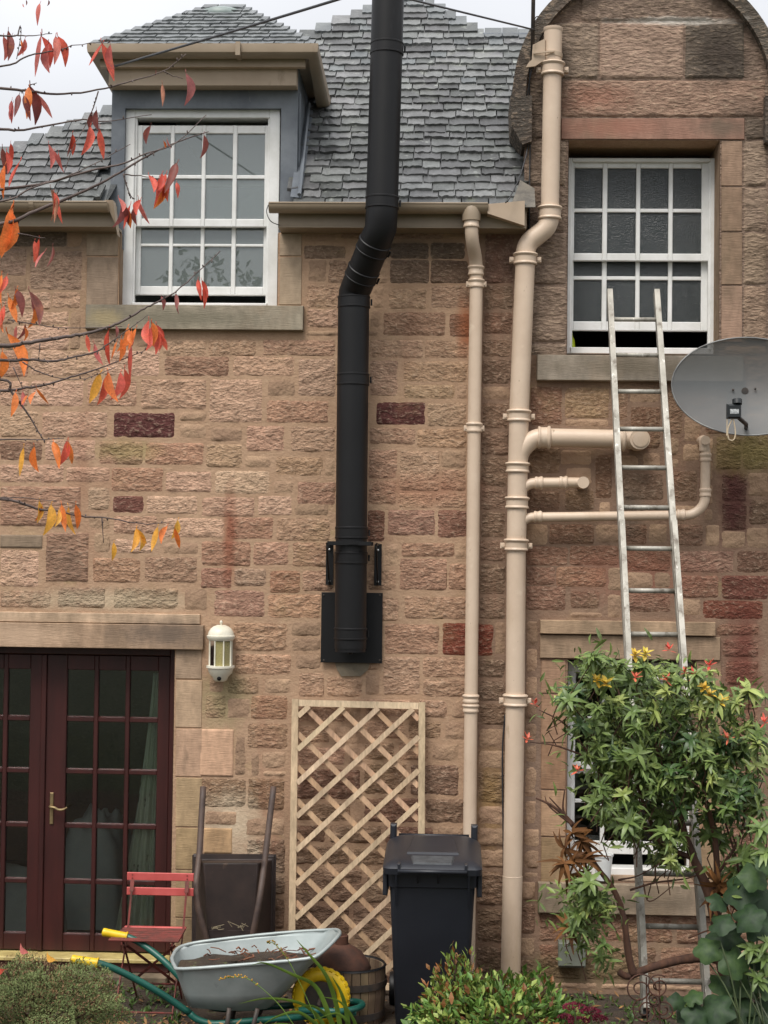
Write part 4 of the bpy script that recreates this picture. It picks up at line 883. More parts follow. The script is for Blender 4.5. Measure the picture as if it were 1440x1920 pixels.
# ================================================================== half lantern on the wall
lc = P(414, 1225, -.07); la = thing('wall_lantern', 'cream half lantern with domed top and sensor on the wall by the door', 'wall light', (lc.x, -.01, P(414,1280,-.07).z))
M['cream'] = pm('cream_enamel', rgb(226,222,206), .4, rgb(206,200,180), scale=9, speck=[(14,(1,1,.5),.66,.78,rgb(160,150,124))])
zt_, zg1, zg0, zbm = P(414,1192,-.07).z, P(414,1201,-.07).z, P(414,1249,-.07).z, P(414,1278,-.07).z
r0 = 25*S(-.07); c0 = (lc.x, -.075, 0)
mb = MB(); mb.lathe([(r0*.55,zt_+.062),(r0*.8,zt_+.045),(r0*.95,zt_+.022),(r0*1.0,zt_+.004),(r0*1.07,zt_+.0),(r0*1.07,zt_-.012),(r0*.9,zg1)], c0, n=16); mb.lathe([(r0*.3,zt_+.07),(r0*.55,zt_+.06)], c0, n=16); mb.lathe([(.006,zt_+.066),(.005,zt_+.076),(.010,zt_+.084),(.010,zt_+.09),(.003,zt_+.1)], c0, n=10); mb.build('dome', M['cream'], la, angle=40)
for k in range(8):
    a = 2*math.pi*k/8 + math.pi/8; x, y = c0[0]+r0*.86*math.cos(a), c0[1]+r0*.86*math.sin(a)
    mb = MB(); mb.box(x-.004,x+.004,y-.004,y+.004,zg0-.002,zg1+.004); mb.build('bar', M['cream'], la)
    a2 = a + 2*math.pi/8; x2, y2 = c0[0]+r0*.84*math.cos(a2), c0[1]+r0*.84*math.sin(a2); x1, y1 = c0[0]+r0*.84*math.cos(a), c0[1]+r0*.84*math.sin(a)
    if (y1+y2)/2 < c0[1]+.03:
        mb = MB(); mb.bar((x1,y1,(zg0+zg1)/2), (x2,y2,(zg0+zg1)/2), zg1-zg0, .002, up=(Vector((x1+x2,y1+y2,0))/2-Vector((c0[0],c0[1],0)))); mb.build('pane', glass('amber_glass', (.9,.85,.62,1), .1, body=rgb(214,204,150), bodyf=.35), la)
mb = MB(); mb.lathe([(.012,zg0),(.012,zg0+.03),(.018,zg0+.05),(.02,zg0+.075),(.012,zg0+.1),(.002,zg0+.11)], c0, n=12); mb.build('bulb', pm('bulb_glass', rgb(240,232,190), .3), la, smooth=True)
mb = MB(); mb.lathe([(r0*1.07,zg0+.004),(r0*1.07,zg0-.01),(r0*.98,zg0-.014),(r0*.86,zg0-.045),(r0*.6,zg0-.07),(r0*.52,zbm+.012),(r0*.35,zbm)], c0, n=18); mb.build('bowl', M['cream'], la, angle=40)
mb = MB(); mb.lathe([(.014,0),(.014,.006),(.008,.009)], (lc.x,-.075-r0*.62,zbm+.024), (0,-1,-.2), 10); mb.build('sensor', M['flue'], la, angle=40)
mb = MB(); mb.box(lc.x-r0*.8,lc.x+r0*.8,-.05,-.012,zg0-.05,zt_+.03); mb.build('back_plate', M['cream'], la)
# ================================================================== grey box low on the wall
r = rect(1047,1766,1096,1812,-.06); gb = thing('junction_box', 'grey metal box fixed low on the wall below the window', 'box', ((r[0]+r[1])/2, -.03, r[2]))
M['boxgrey'] = pm('grey_painted_metal', rgb(112,116,106), .55, rgb(94,96,86), scale=8, speck=[(20,(1,1,.4),.62,.75,rgb(140,134,116))])
mb = MB(); mb.bbox(r[0],r[1],-.10,-.0,r[2],r[3],.008); bo = mb.build('body', M['boxgrey'], gb); mb = MB(); mb.bbox(r[0]-.004,r[1]+.004,-.112,-.1005,r[2]+.012,r[3]+.004,.005); mb.build('cover', M['boxgrey'], gb)
# mortar patch under the flue plate
mb = MB(); q = [P(628,1243,-.012),P(694,1243,-.012),P(690,1256,-.012),P(676,1268,-.012),P(640,1268,-.012),P(632,1256,-.012)]; mb.extrude(list(reversed(q)), (0,.014,0)); mb.build('mortar_patch', pm('grey_cement', rgb(128,116,98), .95, rgb(108,100,86), scale=12, bump=.6, bscale=50, bdist=.006), WALL)
# ================================================================== behind the glass
rm = MB(); room(DX0+.06, DX1-.06, EAVE-.9, DZE-.04, 3.0); rm.v = [(x, y-.2, z) for x, y, z in rm.v]
rm.build('room', [pm('white_room', rgb(214,214,208), .9), M['wood_floor']], house)
M['curtain'] = pm('sage_curtain', rgb(228,232,212), .9, rgb(212,218,196), scale=5, trans=.25, speck=[(9,(1,1,.7),.60,.66,rgb(120,124,104))])
mb = MB(); YC = .265; ct, cb = P(300,1262,YC), P(265,1775,YC); nz_, nx_ = 30, 26; g_ = []
for j in range(nz_+1):
    t = j/nz_; z = ct.z + (cb.z-ct.z)*t; xr_ = P(302 - 12*t, 1300+450*t, YC).x; w = .05 + .22*t**1.2
    g_.append([mb.vert((xr_ - w*(1-i/nx_), YC + .03*math.sin(i*1.5 + .4*math.sin(t*4))*(.5+.5*t) + .02*math.sin(i*.6+t*5), z)) for i in range(nx_+1)])
for j in range(nz_):
    for i in range(nx_): mb.face(g_[j][i], g_[j+1][i], g_[j+1][i+1], g_[j][i+1])
o = mb.build('curtain', M['curtain'], None, smooth=True); o.modifiers.new('thick', 'SOLIDIFY').thickness = .004
tag(o, 'pale sage curtain with leaf pattern hanging inside the french door', 'curtain')
M['sheet'] = pm('grey_cloth', rgb(220,220,216), .9, rgb(196,198,196), scale=4)
def heap(name, u, v, y, w, d, h, label):
    c = P(u, v, y); mb = MB(); n = 22; g_ = []
    for j in range(n+1):
        row_ = []
        for i in range(n+1):
            a, b = i/n*2-1, j/n*2-1; e = max(0, 1-abs(a)**4)*max(0, 1-abs(b)**4)
            z = h*e**.5*(1 + .18*noise.noise((a*2.5+u, b*2.5, 3)) + .10*abs(noise.noise((a*6, b*5, u))))
            row_.append(mb.vert((c.x+a*w/2, y+d/2+b*d/2, .06+z)))
        g_.append(row_)
    for j in range(n):
        for i in range(n): mb.face(g_[j][i], g_[j][i+1], g_[j+1][i+1], g_[j+1][i])
    o = mb.build(name, M['sheet'], None, smooth=True); tag(o, label, 'bedding'); return o
heap('duvet', -20, 1700, .75, .95, .7, .42, 'crumpled pale duvet heaped behind the left leaf of the french door')
heap('duvet', 160, 1620, 1.1, .5, .8, .75, 'pale cloth draped over furniture behind the right leaf of the french door')
# bathroom sill things
c = P(1061+9, 640, .40); mb = MB(); mb.lathe([(.028,0),(.03,.05),(.026,.1),(.012,.13),(.012,.15)], (c.x, .37, OP_RIGHT[2]+.045), n=12)
o = mb.build('bottle', pm('lime_plastic', rgb(190,205,40), .4), None, smooth=True); tag(o, 'lime green plastic bottle on the sill inside the open upper window', 'bottle')
t = thing('tap', 'chrome basin tap inside the gap of the open upper window', 'tap', (P(1255,640,.4).x, .45, OP_RIGHT[2]+.003)); c = t.location
mb = MB(); mb.tube(fillet([c, c+Vector((0,0,.10)), c+Vector((-.06,-.02,.11)), c+Vector((-.07,-.02,.08))], .03), .010, 10); mb.build('spout', pm('chrome', rgb(200,205,205), .15, metal=1), t, smooth=True)
# ================================================================== ladder
def at_d(u, v, d): return P(u, v, -d)
tl, tr_ = P(1143,547,-.16), P(1231,547,-.16); bl, br = P(1210,1912,-2.35), P(1327,1897,-2.35)
bl.z = br.z = (bl.z+br.z)/2; tl.z = tr_.z = (tl.z+tr_.z)/2
M['alu'] = pm('weathered_aluminium', rgb(176,172,162), .6, rgb(142,138,128), scale=10, metal=.3, stretch=(1,1,.4), bump=.2, bscale=50, bdist=.002, speck=[(16,(1,1,.6),.54,.68,rgb(108,100,90)), (40,(1,1,.5),.6,.7,rgb(214,210,202))])
ld = thing('ladder', 'paint-spotted aluminium ladder leaning against the upper window', 'ladder', ((bl.x+br.x)/2, -2.35, bl.z))
dirn = (tl-bl).normalized(); nrm = (br-bl).normalized().cross(dirn).normalized()
for a, b in ((bl, tl), (br, tr_)):
    mb = MB(); mb.bar(a, b, .062, .034, up=(br-bl)); mb.build('stile', M['alu'], ld)
    mb = MB(); mb.bar(a-dirn*.01, a+dirn*.05, .068, .032, up=(br-bl)); mb.build('rubber_foot', M['flue'], ld)
    mb = MB(); off = nrm*.045; f_ = .62; mb.bar(a+off+dirn*.02, a.lerp(b, f_)+off, .05, .030, up=(br-bl)); mb.build('lower_stile', M['alu'], ld)
L_ = (tl-bl).length; k = 0; s = .17
while s < L_-.03:
    a, b = bl+(tl-bl)*(s/L_), br+(tr_-br)*(s/L_); mb = MB(); mb.tube([a, b], .0145, 10); mb.build('rung', M['alu'], ld, smooth=True); s += .277
# ================================================================== trellis
M['batten'] = pm('bare_pine', None, .75, objcol=True, scale=14, stretch=(1,1,.25), bump=.3, bscale=40, bdist=.003, spec=.3)
TY = -.06
tA, tB = P(548,1309,-.05), P(797,1318,-.05); tC, tD = P(533,1846,-.22), P(802,1850,-.22)
tC.z = tD.z = .03
tw = (tB-tA).length; thn = ((tA-tC).length+(tB-tD).length)/2
trl = thing('trellis', 'bare wooden diamond trellis panel leaning on the stone wall', 'trellis', ((tC.x+tD.x)/2, -.22, .03))
ex = ((tB-tA)+(tD-tC)).normalized(); ez_ = ((tA-tC)+(tB-tD)).normalized(); en = ex.cross(ez_).normalized(); org = (tC+tD)/2 - ex*tw/2
def T(x, z, n=0): return org + ex*x + ez_*z + en*n
def batten(a, b, w, t_, name, col):
    mb = MB(); mb.bar(a, b, w, t_, up=en); o = mb.build(name, M['batten'], trl); o.color = rgb(*srgb_jit(col, 9)); return o
WD = (196,174,144); fwd = -.019
batten(T(.02,0,fwd*0), T(.02,thn,0), .042, .022, 'stile', WD); batten(T(tw-.02,0,0), T(tw-.02,thn,0), .042, .022, 'stile', WD)
batten(T(.043,thn-.025,0), T(tw-.043,thn-.025,0), .042, .022, 'rail', WD); batten(T(.043,.025,0), T(tw-.043,.025,0), .042, .022, 'rail', WD)
x0, x1, z0, z1 = .04, tw-.04, .045, thn-.045; slope = .95; stp = .213
def clip(c, sg):
    pts = []
    for x in (x0, x1):
        z = c + sg*slope*(x-x0)
        if z0 <= z <= z1: pts.append((x, z))
    for z in (z0, z1):
        x = x0 + (z-c)/(sg*slope)
        if x0 < x < x1: pts.append((x, z))
    return pts[:2] if len(pts) >= 2 else None
for sg, n_ in ((1, -.009), (-1, .006)):
    c = z0 - (slope*(x1-x0) if sg > 0 else 0) + .06
    while c < z1 + (slope*(x1-x0) if sg < 0 else 0):
        q = clip(c, sg)
        if q and math.dist(*q) > .06:
            sgn = 1 if en.y > 0 else -1
            batten(T(*q[0], n_*sgn), T(*q[1], n_*sgn), .033, .009, 'batten', (196,172,142) if sg > 0 else (184,152,122))
        c += stp
# ================================================================== wheelie bin
bx0, bx1 = P(727,1720,-1.0).x, P(893,1720,-1.0).x; bcx = (bx0+bx1)/2; gz1 = ground_z(.8); zl = P(810,1628,-1.02).z
wb_ = thing('wheelie_bin', 'black wheelie bin with closed lid standing beside the cream downpipe', 'bin', (bcx, -.7, 0))
M['bin'] = pm('black_bin_plastic', rgb(30,33,40), .42, rgb(36,39,46), scale=3, bump=.15, bscale=90, bdist=.002, spec=.5, speck=[(7,(1,1,.25),.66,.8,rgb(64,66,70)), (60,(1,1,1),.72,.8,rgb(90,90,90))])
hw = (bx1-bx0)/2
mb = MB()
def rrect(cx, cy, hx, hy, z, r=.04, n=4):
    out = []
    for sx, sy, a0 in ((1,1,0),(-1,1,90),(-1,-1,180),(1,-1,270)):
        for k in range(n+1): a_ = R(a0+90*k/n); out.append((cx+sx*(hx-r)+r*math.cos(a_), cy+sy*(hy-r)+r*math.sin(a_), z))
    return out
prev = None
for z, hx, y0, y1, r in ((0,hw*.80,-.90,-.46,.04),(.05,hw*.82,-.925,-.45,.04),(zl-.12,hw*.965,-.995,-.42,.035),(zl-.115,hw,-1.005,-.41,.03),(zl-.02,hw*1.02,-1.01,-.40,.03)):
    rg = [mb.vert(p) for p in rrect(bcx, (y0+y1)/2, hx, (y1-y0)/2, z, r)]
    if prev: mb.skin(prev, rg)
    else: mb.face(*reversed(rg))
    prev = rg
mb.face(*prev); mb.build('body', M['bin'], wb_, angle=35)
mb = MB(); prev = None; lw = 90*S(-1.02)+.005
def lidring(y0, y1, hx, z0_, z1_, r=.045): return [mb.vert((x, y, z0_+(z1_-z0_)*(y-y0)/(y1-y0))) for x, y, _ in rrect(bcx, (y0+y1)/2, hx, (y1-y0)/2, 0, r)]
for q in ((-1.055,-.36,lw,zl-.035,zl+.0),(-1.06,-.355,lw+.004,zl+.0,zl+.035),(-1.04,-.37,lw-.012,zl+.02,zl+.06),(-.96,-.40,lw-.06,zl+.04,zl+.085),(-.88,-.42,lw-.10,zl+.048,zl+.09)):
    rg = lidring(*q)
    if prev: mb.skin(prev, rg)
    else: mb.face(*reversed(rg))
    prev = rg
mb.face(*prev); lid = mb.build('lid', M['bin'], wb_, angle=50)
mb = MB(); mb.hexa([(bcx-.16,-.865,zl+.045),(bcx+.16,-.865,zl+.045),(bcx+.13,-.5,zl+.08),(bcx-.13,-.5,zl+.08),(bcx-.15,-.845,zl+.062),(bcx+.15,-.845,zl+.062),(bcx+.12,-.5,zl+.096),(bcx-.12,-.5,zl+.096)]); mb.build('raised_panel', M['bin'], lid)
mb = MB(); mb.hexa([(bcx-.115,-1.03,zl+.02),(bcx+.115,-1.03,zl+.02),(bcx+.13,-.94,zl+.046),(bcx-.13,-.94,zl+.046),(bcx-.11,-1.025,zl+.034),(bcx+.11,-1.025,zl+.034),(bcx+.12,-.94,zl+.058),(bcx-.12,-.94,zl+.058)]); mb.build('hand_plate', pm('worn_bin_plastic', rgb(74,77,80), .45, rgb(54,57,60), scale=20), lid)
for x in (bcx-lw*.68, bcx+lw*.68):
    mb = MB(); mb.bbox(x-.008,x+.008,-1.065,-.5,zl-.02,zl+.03,.004); mb.build('rib', M['bin'], lid)
mb = MB(); mb.tube([(bcx-lw*.7,-1.07,zl-.012),(bcx+lw*.7,-1.07,zl-.012)], .012, 10); mb.build('lid_handle', M['bin'], lid, smooth=True)
for x in (bcx-lw*.74, bcx-lw*.3, bcx+lw*.12, bcx+lw*.74):
    mb = MB(); mb.extrude([(x-.005,-1.04,zl-.03),(x-.005,-1.055,zl-.03),(x-.005,-1.0,zl-(.22 if abs(x-bcx)>lw*.5 else .1))], (.01,0,0)); mb.build('rib', M['bin'], wb_)
for sx in (-1,1):
    mb = MB(); x = bcx+sx*(lw-.035); mb.bbox(x-.02,x+.02,-.40,-.33,zl-.02,zl+.15,.012); mb.build('hinge', M['bin'], wb_, angle=40)
    mb = MB(); x = bcx+sx*(hw+.018); mb.bbox(x-.014,x+.014,-.99,-.45,zl-.17,zl-.03,.006); mb.build('comb_rail', M['bin'], wb_)
    mb = MB(); x = bcx+sx*(hw*.92); mb.lathe([(.095,-.025),(.10,-.015),(.10,.015),(.095,.025)], (x,-.42,.10), (1,0,0), 18); mb.build('wheel', M['flue'], wb_, angle=40)
mb = MB(); mb.tube([(bcx-hw*.85,-.33,zl+.07),(bcx+hw*.85,-.33,zl+.07)], .014, 8); mb.build('handle_bar', M['bin'], wb_, smooth=True)
# ================================================================== red folding chair
YCH = -.62
M['redpaint'] = pm('faded_red_paint', rgb(196,92,88), .5, rgb(178,76,72), scale=7, bump=.15, bscale=50, bdist=.002, speck=[(16,(1,1,1.5),.66,.76,rgb(120,50,44)), (40,(1,1,1),.7,.78,rgb(220,150,140))])
M['redrust'] = pm('rusty_red_paint', rgb(120,50,42), .7, rgb(78,42,34), scale=16, bump=.2, bscale=60, bdist=.002)
cl, cr_ = P(243,1700,-.5).x, P(355,1700,-.5).x; seatz = .455; chy = -.50
ch = thing('folding_chair', 'faded red slatted folding bistro chair in front of the door jamb', 'chair', ((cl+cr_)/2, -.7, 0))
zt1 = P(300,1636,-.45).z; zt2 = P(300,1665,-.46).z
for z, ex_ in ((zt1-.022,.018),(zt2-.02,.03)):
    mb = MB(); mb.bbox(cl-.025,cr_+.02,-.475,-.463,z-.024,z+.024,.003); bs = mb.build('back_slat', M['redpaint'], ch)
    for x in (cl+.01, cr_-.02):
        for dz in (-.01,.01):
            q = MB(); q.lathe([(.0045,0),(.0045,.003)], (x,-.475,z+dz), (0,-1,0), 6); q.build('rivet', M['redrust'], bs)
for x in (cl+.01, cr_-.02):
    mb = MB(); mb.bar((x,-.455,zt1+.0), (x-.0,-.50,seatz+.22), .024, .006, up=(0,1,0)); mb.bar((x,-.50,seatz+.22), (x-.008,-.56,seatz-.02), .012, .006, up=(0,1,0)); mb.bar((x-.008,-.56,seatz-.02), (x+.0,-.98,.005), .018, .007, up=(1,0,0)); mb.build('front_leg', M['redrust'], ch)
    xi = x + (.03 if x < (cl+cr_)/2 else -.03); mb = MB(); mb.bar((xi,-.86,seatz-.02), (xi,-.42,.005), .018, .007, up=(1,0,0)); mb.build('rear_leg', M['redrust'], ch)
for k in range(8):
    y = -.88 + k*.048; mb = MB(); mb.bbox(cl-.05+(k*.004),cr_+.0-(k*.002),y,y+.034,seatz,seatz+.012,.003); mb.build('seat_slat', M['redpaint'] if k > 6 else M['redrust'], ch)
for x in (cl+.03, cr_-.04):
    mb = MB(); mb.box(x-.004,x+.004,-.88,-.5,seatz-.02,seatz-.001); mb.build('seat_rail', M['redrust'], ch)
mb = MB(); mb.tube([(cl+.01,-.955,.06),(cr_-.02,-.955,.06)], .006, 8); mb.build('stretcher', M['redrust'], ch); mb = MB(); mb.tube([(cl+.04,-.46,.10),(cr_-.05,-.46,.10)], .006, 8); mb.build('stretcher', M['redrust'], ch)
mb = MB(); mb.bar((cl+.03,-.72,seatz-.06),(cr_-.05,-.55,.12), .016, .005, up=(0,1,0)); mb.build('cross_brace', M['redrust'], ch); mb = MB(); mb.bar((cr_-.05,-.70,seatz-.06),(cl+.04,-.56,.14), .016, .005, up=(0,1,0)); mb.build('cross_brace', M['redrust'], ch)
# ================================================================== old brown wheelbarrow stood up against the wall
ob = thing('upturned_wheelbarrow', 'old dark brown wheelbarrow stood on end against the wall', 'wheelbarrow', (P(440,1850,-.3).x, -.3, 0))
M['brownsteel'] = pm('old_brown_steel', rgb(58,46,42), .55, rgb(44,36,34), scale=6, bump=.2, bscale=40, bdist=.003, speck=[(10,(1,1,1),.62,.74,rgb(92,74,62)), (40,(1,1,1),.7,.78,rgb(150,140,130))])
bot = [P(381,1618,-.36), P(484,1618,-.36), P(476,1770,-.34), P(391,1770,-.34)]; rim = [P(363,1603,-.10), P(516,1603,-.10), P(512,1830,-.08), P(361,1830,-.08)]
mb = MB(); sm = lambda q, a: [q[i].lerp((q[0]+q[1]+q[2]+q[3])/4, a) for i in range(4)]
r_a = [mb.vert(p) for p in rim]; r_b = [mb.vert(p+Vector((0,-.02,0))) for p in rim]; r_c = [mb.vert(p+Vector((0,-.02,0))) for p in sm(rim,.07)]; r_d = [mb.vert(p) for p in bot]
for a_, b_ in ((r_a,r_b),(r_b,r_c),(r_c,r_d)): mb.skin(a_, b_)
mb.face(*r_d); o = mb.build('tray', M['brownsteel'], ob, angle=25); bv = o.modifiers.new('bevel', 'BEVEL'); bv.width = .018; bv.segments = 3; bv.limit_method = 'ANGLE'
mb = MB(); mb.tube(rim+[rim[0]], .009, 8); mb.build('rim', M['brownsteel'], ob, angle=50)
for ha, hb, hc, hd in (((381,1475),(374,1600),(368,1680),(392,1785)), ((513,1475),(497,1608),(486,1690),(468,1790))):
    pts = smooth_path([P(*ha,-.16), P(*hb,-.30), P(*hc,-.42), P(*hd,-.40), P(hd[0],1850,-.30)], 5); mb = MB(); mb.tube(pts, .020, 10); mb.build('handle', pm('worn_brown_tube', rgb(92,74,64), .6, rgb(66,54,50), scale=9, bump=.2, bscale=50, bdist=.002), ob, smooth=True)
mb = MB(); mb.bar(P(376,1606,-.37), P(492,1606,-.37), .03, .012, up=(0,1,0)); mb.build('cross_bar', M['brownsteel'], ob)
mb = MB(); mb.bar(P(392,1752,-.385), P(476,1752,-.385), .05, .012, up=(0,1,0)); mb.build('cross_bar', M['brownsteel'], ob)
mb = MB(); wc = P(432,1850,-.36); mb.lathe([(.10,-.03),(.13,-.02),(.13,.02),(.10,.03)], (wc.x,-.3,.13), (1,0,0), 20); mb.build('wheel', M['flue'], ob, angle=40)
for k in range(3):
    mb = MB(); random.seed(k+20)
    for i in range(9):
        q = P(432+random.uniform(-28,28), 1738+random.uniform(-6,8), -.395); mb.tube([q, q+Vector((random.uniform(-.04,.04),-.01,random.uniform(-.01,.04))), q+Vector((random.uniform(-.06,.06),-.005,random.uniform(-.02,.02)))], .0018, 4)
    o = mb.build('dry_grass', pm('straw', rgb(146,134,108), .9), ob); o['kind'] = 'stuff'
    break
# ================================================================== galvanised wheelbarrow
M['galv'] = pm('galvanised_steel', rgb(168,176,175), .45, rgb(146,156,155), scale=5, metal=.25, bump=.05, bscale=20, bdist=.002, speck=[(9,(1,1,.6),.64,.8,rgb(104,110,110))])
M['greenpaint'] = pm('green_tube_paint', rgb(26,88,76), .38, rgb(22,76,66), scale=6, spec=.5, speck=[(24,(1,1,1),.7,.78,rgb(90,120,110))])
M['yellow'] = pm('yellow_plastic', rgb(226,190,28), .42, rgb(206,168,24), scale=6, speck=[(12,(1,1,1),.62,.75,rgb(150,116,40))])
gw = thing('wheelbarrow', 'galvanised wheelbarrow with green frame, yellow grips and yellow wheel', 'wheelbarrow', (P(480,1900,-1.1).x, -1.1, 0))
def Q(u, v, d): return P(u, v, -d)
rimp = [Q(322,1797,1.15), Q(328,1812,1.28), Q(345,1817,1.36), Q(470,1808,1.40), Q(575,1798,1.40), Q(603,1786,1.36), Q(630,1760,1.24), Q(637,1750,1.13), Q(632,1744,1.02), Q(610,1744,.94), Q(520,1750,.90), Q(400,1763,.92), Q(352,1771,.94), Q(332,1780,1.02)]
basep = [Q(352,1878,1.10), Q(353,1884,1.2), Q(360,1888,1.27), Q(420,1894,1.3), Q(470,1894,1.3), Q(500,1890,1.28), Q(512,1884,1.22), Q(515,1880,1.15), Q(512,1876,1.08), Q(500,1873,1.03), Q(460,1872,1.0), Q(400,1872,1.0), Q(368,1873,1.02), Q(356,1875,1.06)]
mb = MB(); nP = len(rimp); prev = None
for t_ in (0, .33, .66, .94, 1):
    rg = [mb.vert(basep[i].lerp(rimp[i], t_)) for i in range(nP)]
    if prev: mb.skin(prev, rg)
    else: mb.face(*reversed(rg))
    prev = rg
o = mb.build('tray', M['galv'], gw, smooth=True); md = o.modifiers.new('thick', 'SOLIDIFY'); md.thickness = .004; md.offset = 1
mb = MB(); mb.tube(smooth_path(rimp+[rimp[0]], 3), .011, 8, caps=False); mb.build('rim', M['galv'], gw, smooth=True)
tcn = sum(rimp, Vector())/nP
for h0, h1, h2, h3, h4, d0, d1 in (((196,1748),(240,1757),(275,1776),(318,1812),(372,1872), .80, .98), ((138,1799),(185,1806),(235,1826),(300,1862),(356,1900), 1.45, 1.30)):
    pts = [Q(*h0,d0), Q(*h1,d0), Q(*h2,d0+(d1-d0)*.3), Q(*h3,d0+(d1-d0)*.7), Q(*h4,d1)]
    end = Q(640 if d0 < 1 else 668, 1880 if d0 < 1 else 1898, 1.08 if d0 < 1 else 1.22)
    mb = MB(); sp_ = smooth_path(pts, 5); mb.tube(sp_, .020, 12); mb.tube(fillet([sp_[-1]+Vector((-.01,0,.008)), sp_[-1]+Vector((.03,0,-.03)), Vector((sp_[-1].x+.12, sp_[-1].y, sp_[-1].z-.06)), end], .06), .020, 12); mb.build('frame_tube', M['greenpaint'], gw, smooth=True)
    dv = (pts[1]-pts[0]).normalized(); mb = MB(); mb.lathe([(.014,-.014),(.024,-.009),(.026,.0),(.0245,.012),(.0255,.115),(.026,.13),(.031,.133),(.031,.14),(.022,.142)], pts[0], dv, 14); mb.build('grip', M['yellow'], gw, angle=40)
mb = MB(); q0, q1 = Q(640,1880,1.08), Q(668,1898,1.22); mb.tube(fillet([Q(560,1894,1.3), Q(640,1897,1.3), Q(668,1892,1.22), Q(682,1884,1.1), Q(672,1878,1.0), Q(600,1876,1.0)], .05), .019, 12); mb.build('front_loop', M['greenpaint'], gw, smooth=True)
for y, u in ((-1.33,430), (-1.0,440)):
    c = Q(u,1890,-y); mb = MB(); mb.tube(fillet([c, Vector((c.x-.02,y,.03)), Vector((c.x+.12,y,.03)), c+Vector((.16,0,.0))], .05), .0135, 10); mb.build('leg', M['iron'], gw, smooth=True)
wc = Q(602,1868,1.15); wr_ = .168; wc.z = max(wc.z, wr_)
mb = MB(); tor = []
for i in range(37):
    a_ = 2*math.pi*i/36; tor.append(mb.ring(wc+Vector((math.cos(a_)*(wr_-.042),0,math.sin(a_)*(wr_-.042))), Vector((-math.sin(a_),0,math.cos(a_))), .042, 12, Vector((0,1,0))))
for a_, b_ in zip(tor, tor[1:]): mb.skin(a_, b_)
for i in range(26):
    a_ = 2*math.pi*i/26; d_ = Vector((math.cos(a_),0,math.sin(a_))); c = wc + d_*(wr_-.002)
    for sg in (-1, 1): mb.bar(c+Vector((0,sg*.004,0)), c+Vector((0,sg*.03,0))-d_*.008, .02, .008, up=d_)
mb.build('tyre', M['yellow'], gw, angle=40)
mb = MB(); mb.lathe([(wr_-.075,-.03),(wr_-.075,.03),(.03,.02),(.03,-.02)], wc, (0,1,0), 24); mb.build('rim_disc', M['iron'], gw, angle=40)
mb = MB(); mb.tube([wc+Vector((0,-.16,0)), wc+Vector((0,.16,0))], .010, 8); mb.build('axle', M['iron'], gw)
# soil and dead stalks in the tray
mb = MB(); n = 20; g_ = []; ctr = tcn + Vector((0,0,-.075)); rin = [basep[i].lerp(rimp[i], .68) for i in range(nP)]
cen = mb.vert(ctr+Vector((0,0,.02))); prev = None
for t_ in (.25,.5,.75,1.0):
    row_ = []
    for i in range(nP*3):
        a_ = i/3; i0 = int(a_) % nP; f_ = a_-int(a_); p = rin[i0].lerp(rin[(i0+1)%nP], f_); q = ctr.lerp(p, t_); q.z = ctr.z + (p.z-ctr.z)*t_*.6 + .03*noise.noise((q.x*9, q.y*9, 1)) + .01*noise.noise((q.x*40,q.y*40,2)); row_.append(mb.vert(q))
    if prev: mb.skin(prev, row_)
    else:
        for i in range(len(row_)): mb.face(cen, row_[i], row_[(i+1)%len(row_)])
    prev = row_
o = mb.build('compost', M['soil'], None, smooth=True); tag(o, 'dark compost filling the galvanised wheelbarrow tray', 'compost', None, 'stuff')
mb = MB(); random.seed(5)
for i in range(46):
    q = ctr + Vector((random.uniform(-.28,.30), random.uniform(-.14,.14), random.uniform(.01,.05))); a_ = random.uniform(0,6.28); l = random.uniform(.03,.10)
    mb.tube([q, q+Vector((math.cos(a_)*l*.5, math.sin(a_)*l*.5, random.uniform(0,.02))), q+Vector((math.cos(a_)*l, math.sin(a_)*l, random.uniform(-.005,.02)))], random.uniform(.002,.005), 5)
o = mb.build('dead_stalk', pm('dead_brown_stalk', rgb(92,56,44), .8, rgb(126,84,60), scale=20, island=.4), None); tag(o, 'dead brown stalks and roots lying on the compost in the barrow', 'garden waste', None, 'stuff')
# ================================================================== half barrel with a rusty lid
bc = P(655,1870,-.78); br_ = 68*S(-.78); bt = P(655,1808,-.78).z
hb = thing('barrel_planter', 'weathered oak half barrel between the wheelbarrow and the bin', 'barrel', (bc.x, -.78, 0))
M['oak'] = pm('weathered_oak', None, .85, objcol=True, scale=10, stretch=(2,2,.25), bump=.4, bscale=40, bdist=.004)
ns = 26
for k in range(ns):
    a0_, a1_ = 2*math.pi*k/ns+.012, 2*math.pi*(k+1)/ns-.012; mb = MB(); rows_ = []
    for t_ in (0,.5,1):
        rr = br_*(.86+.14*math.sin(math.pi*(.15+.5*t_))); z = .0+bt*t_
        rows_.append([mb.vert((bc.x+r2*math.cos(a), -.78+r2*math.sin(a), z)) for r2, a in ((rr,a0_),(rr,a1_),(rr-.022,a1_),(rr-.022,a0_))])
    for a_, b_ in zip(rows_, rows_[1:]): mb.skin(a_, b_)
    mb.face(*rows_[-1]); mb.face(*reversed(rows_[0])); o = mb.build('stave', M['oak'], hb); o.color = rgb(*srgb_jit((110,92,72), 14))
for z, f_ in ((bt*.18,.955),(bt*.72,1.0)):
    mb = MB(); mb.lathe([(br_*f_+.002,-.02),(br_*f_+.006,-.02),(br_*f_+.006,.02),(br_*f_+.002,.02)], (bc.x,-.78,z), n=40, caps=False); mb.build('hoop', M['iron'], hb, angle=40)
rl = thing('rusty_lid', 'rusty domed iron cowl with a short neck resting on the half barrel', 'iron cowl', (bc.x-.03, -.78, bt-.02))
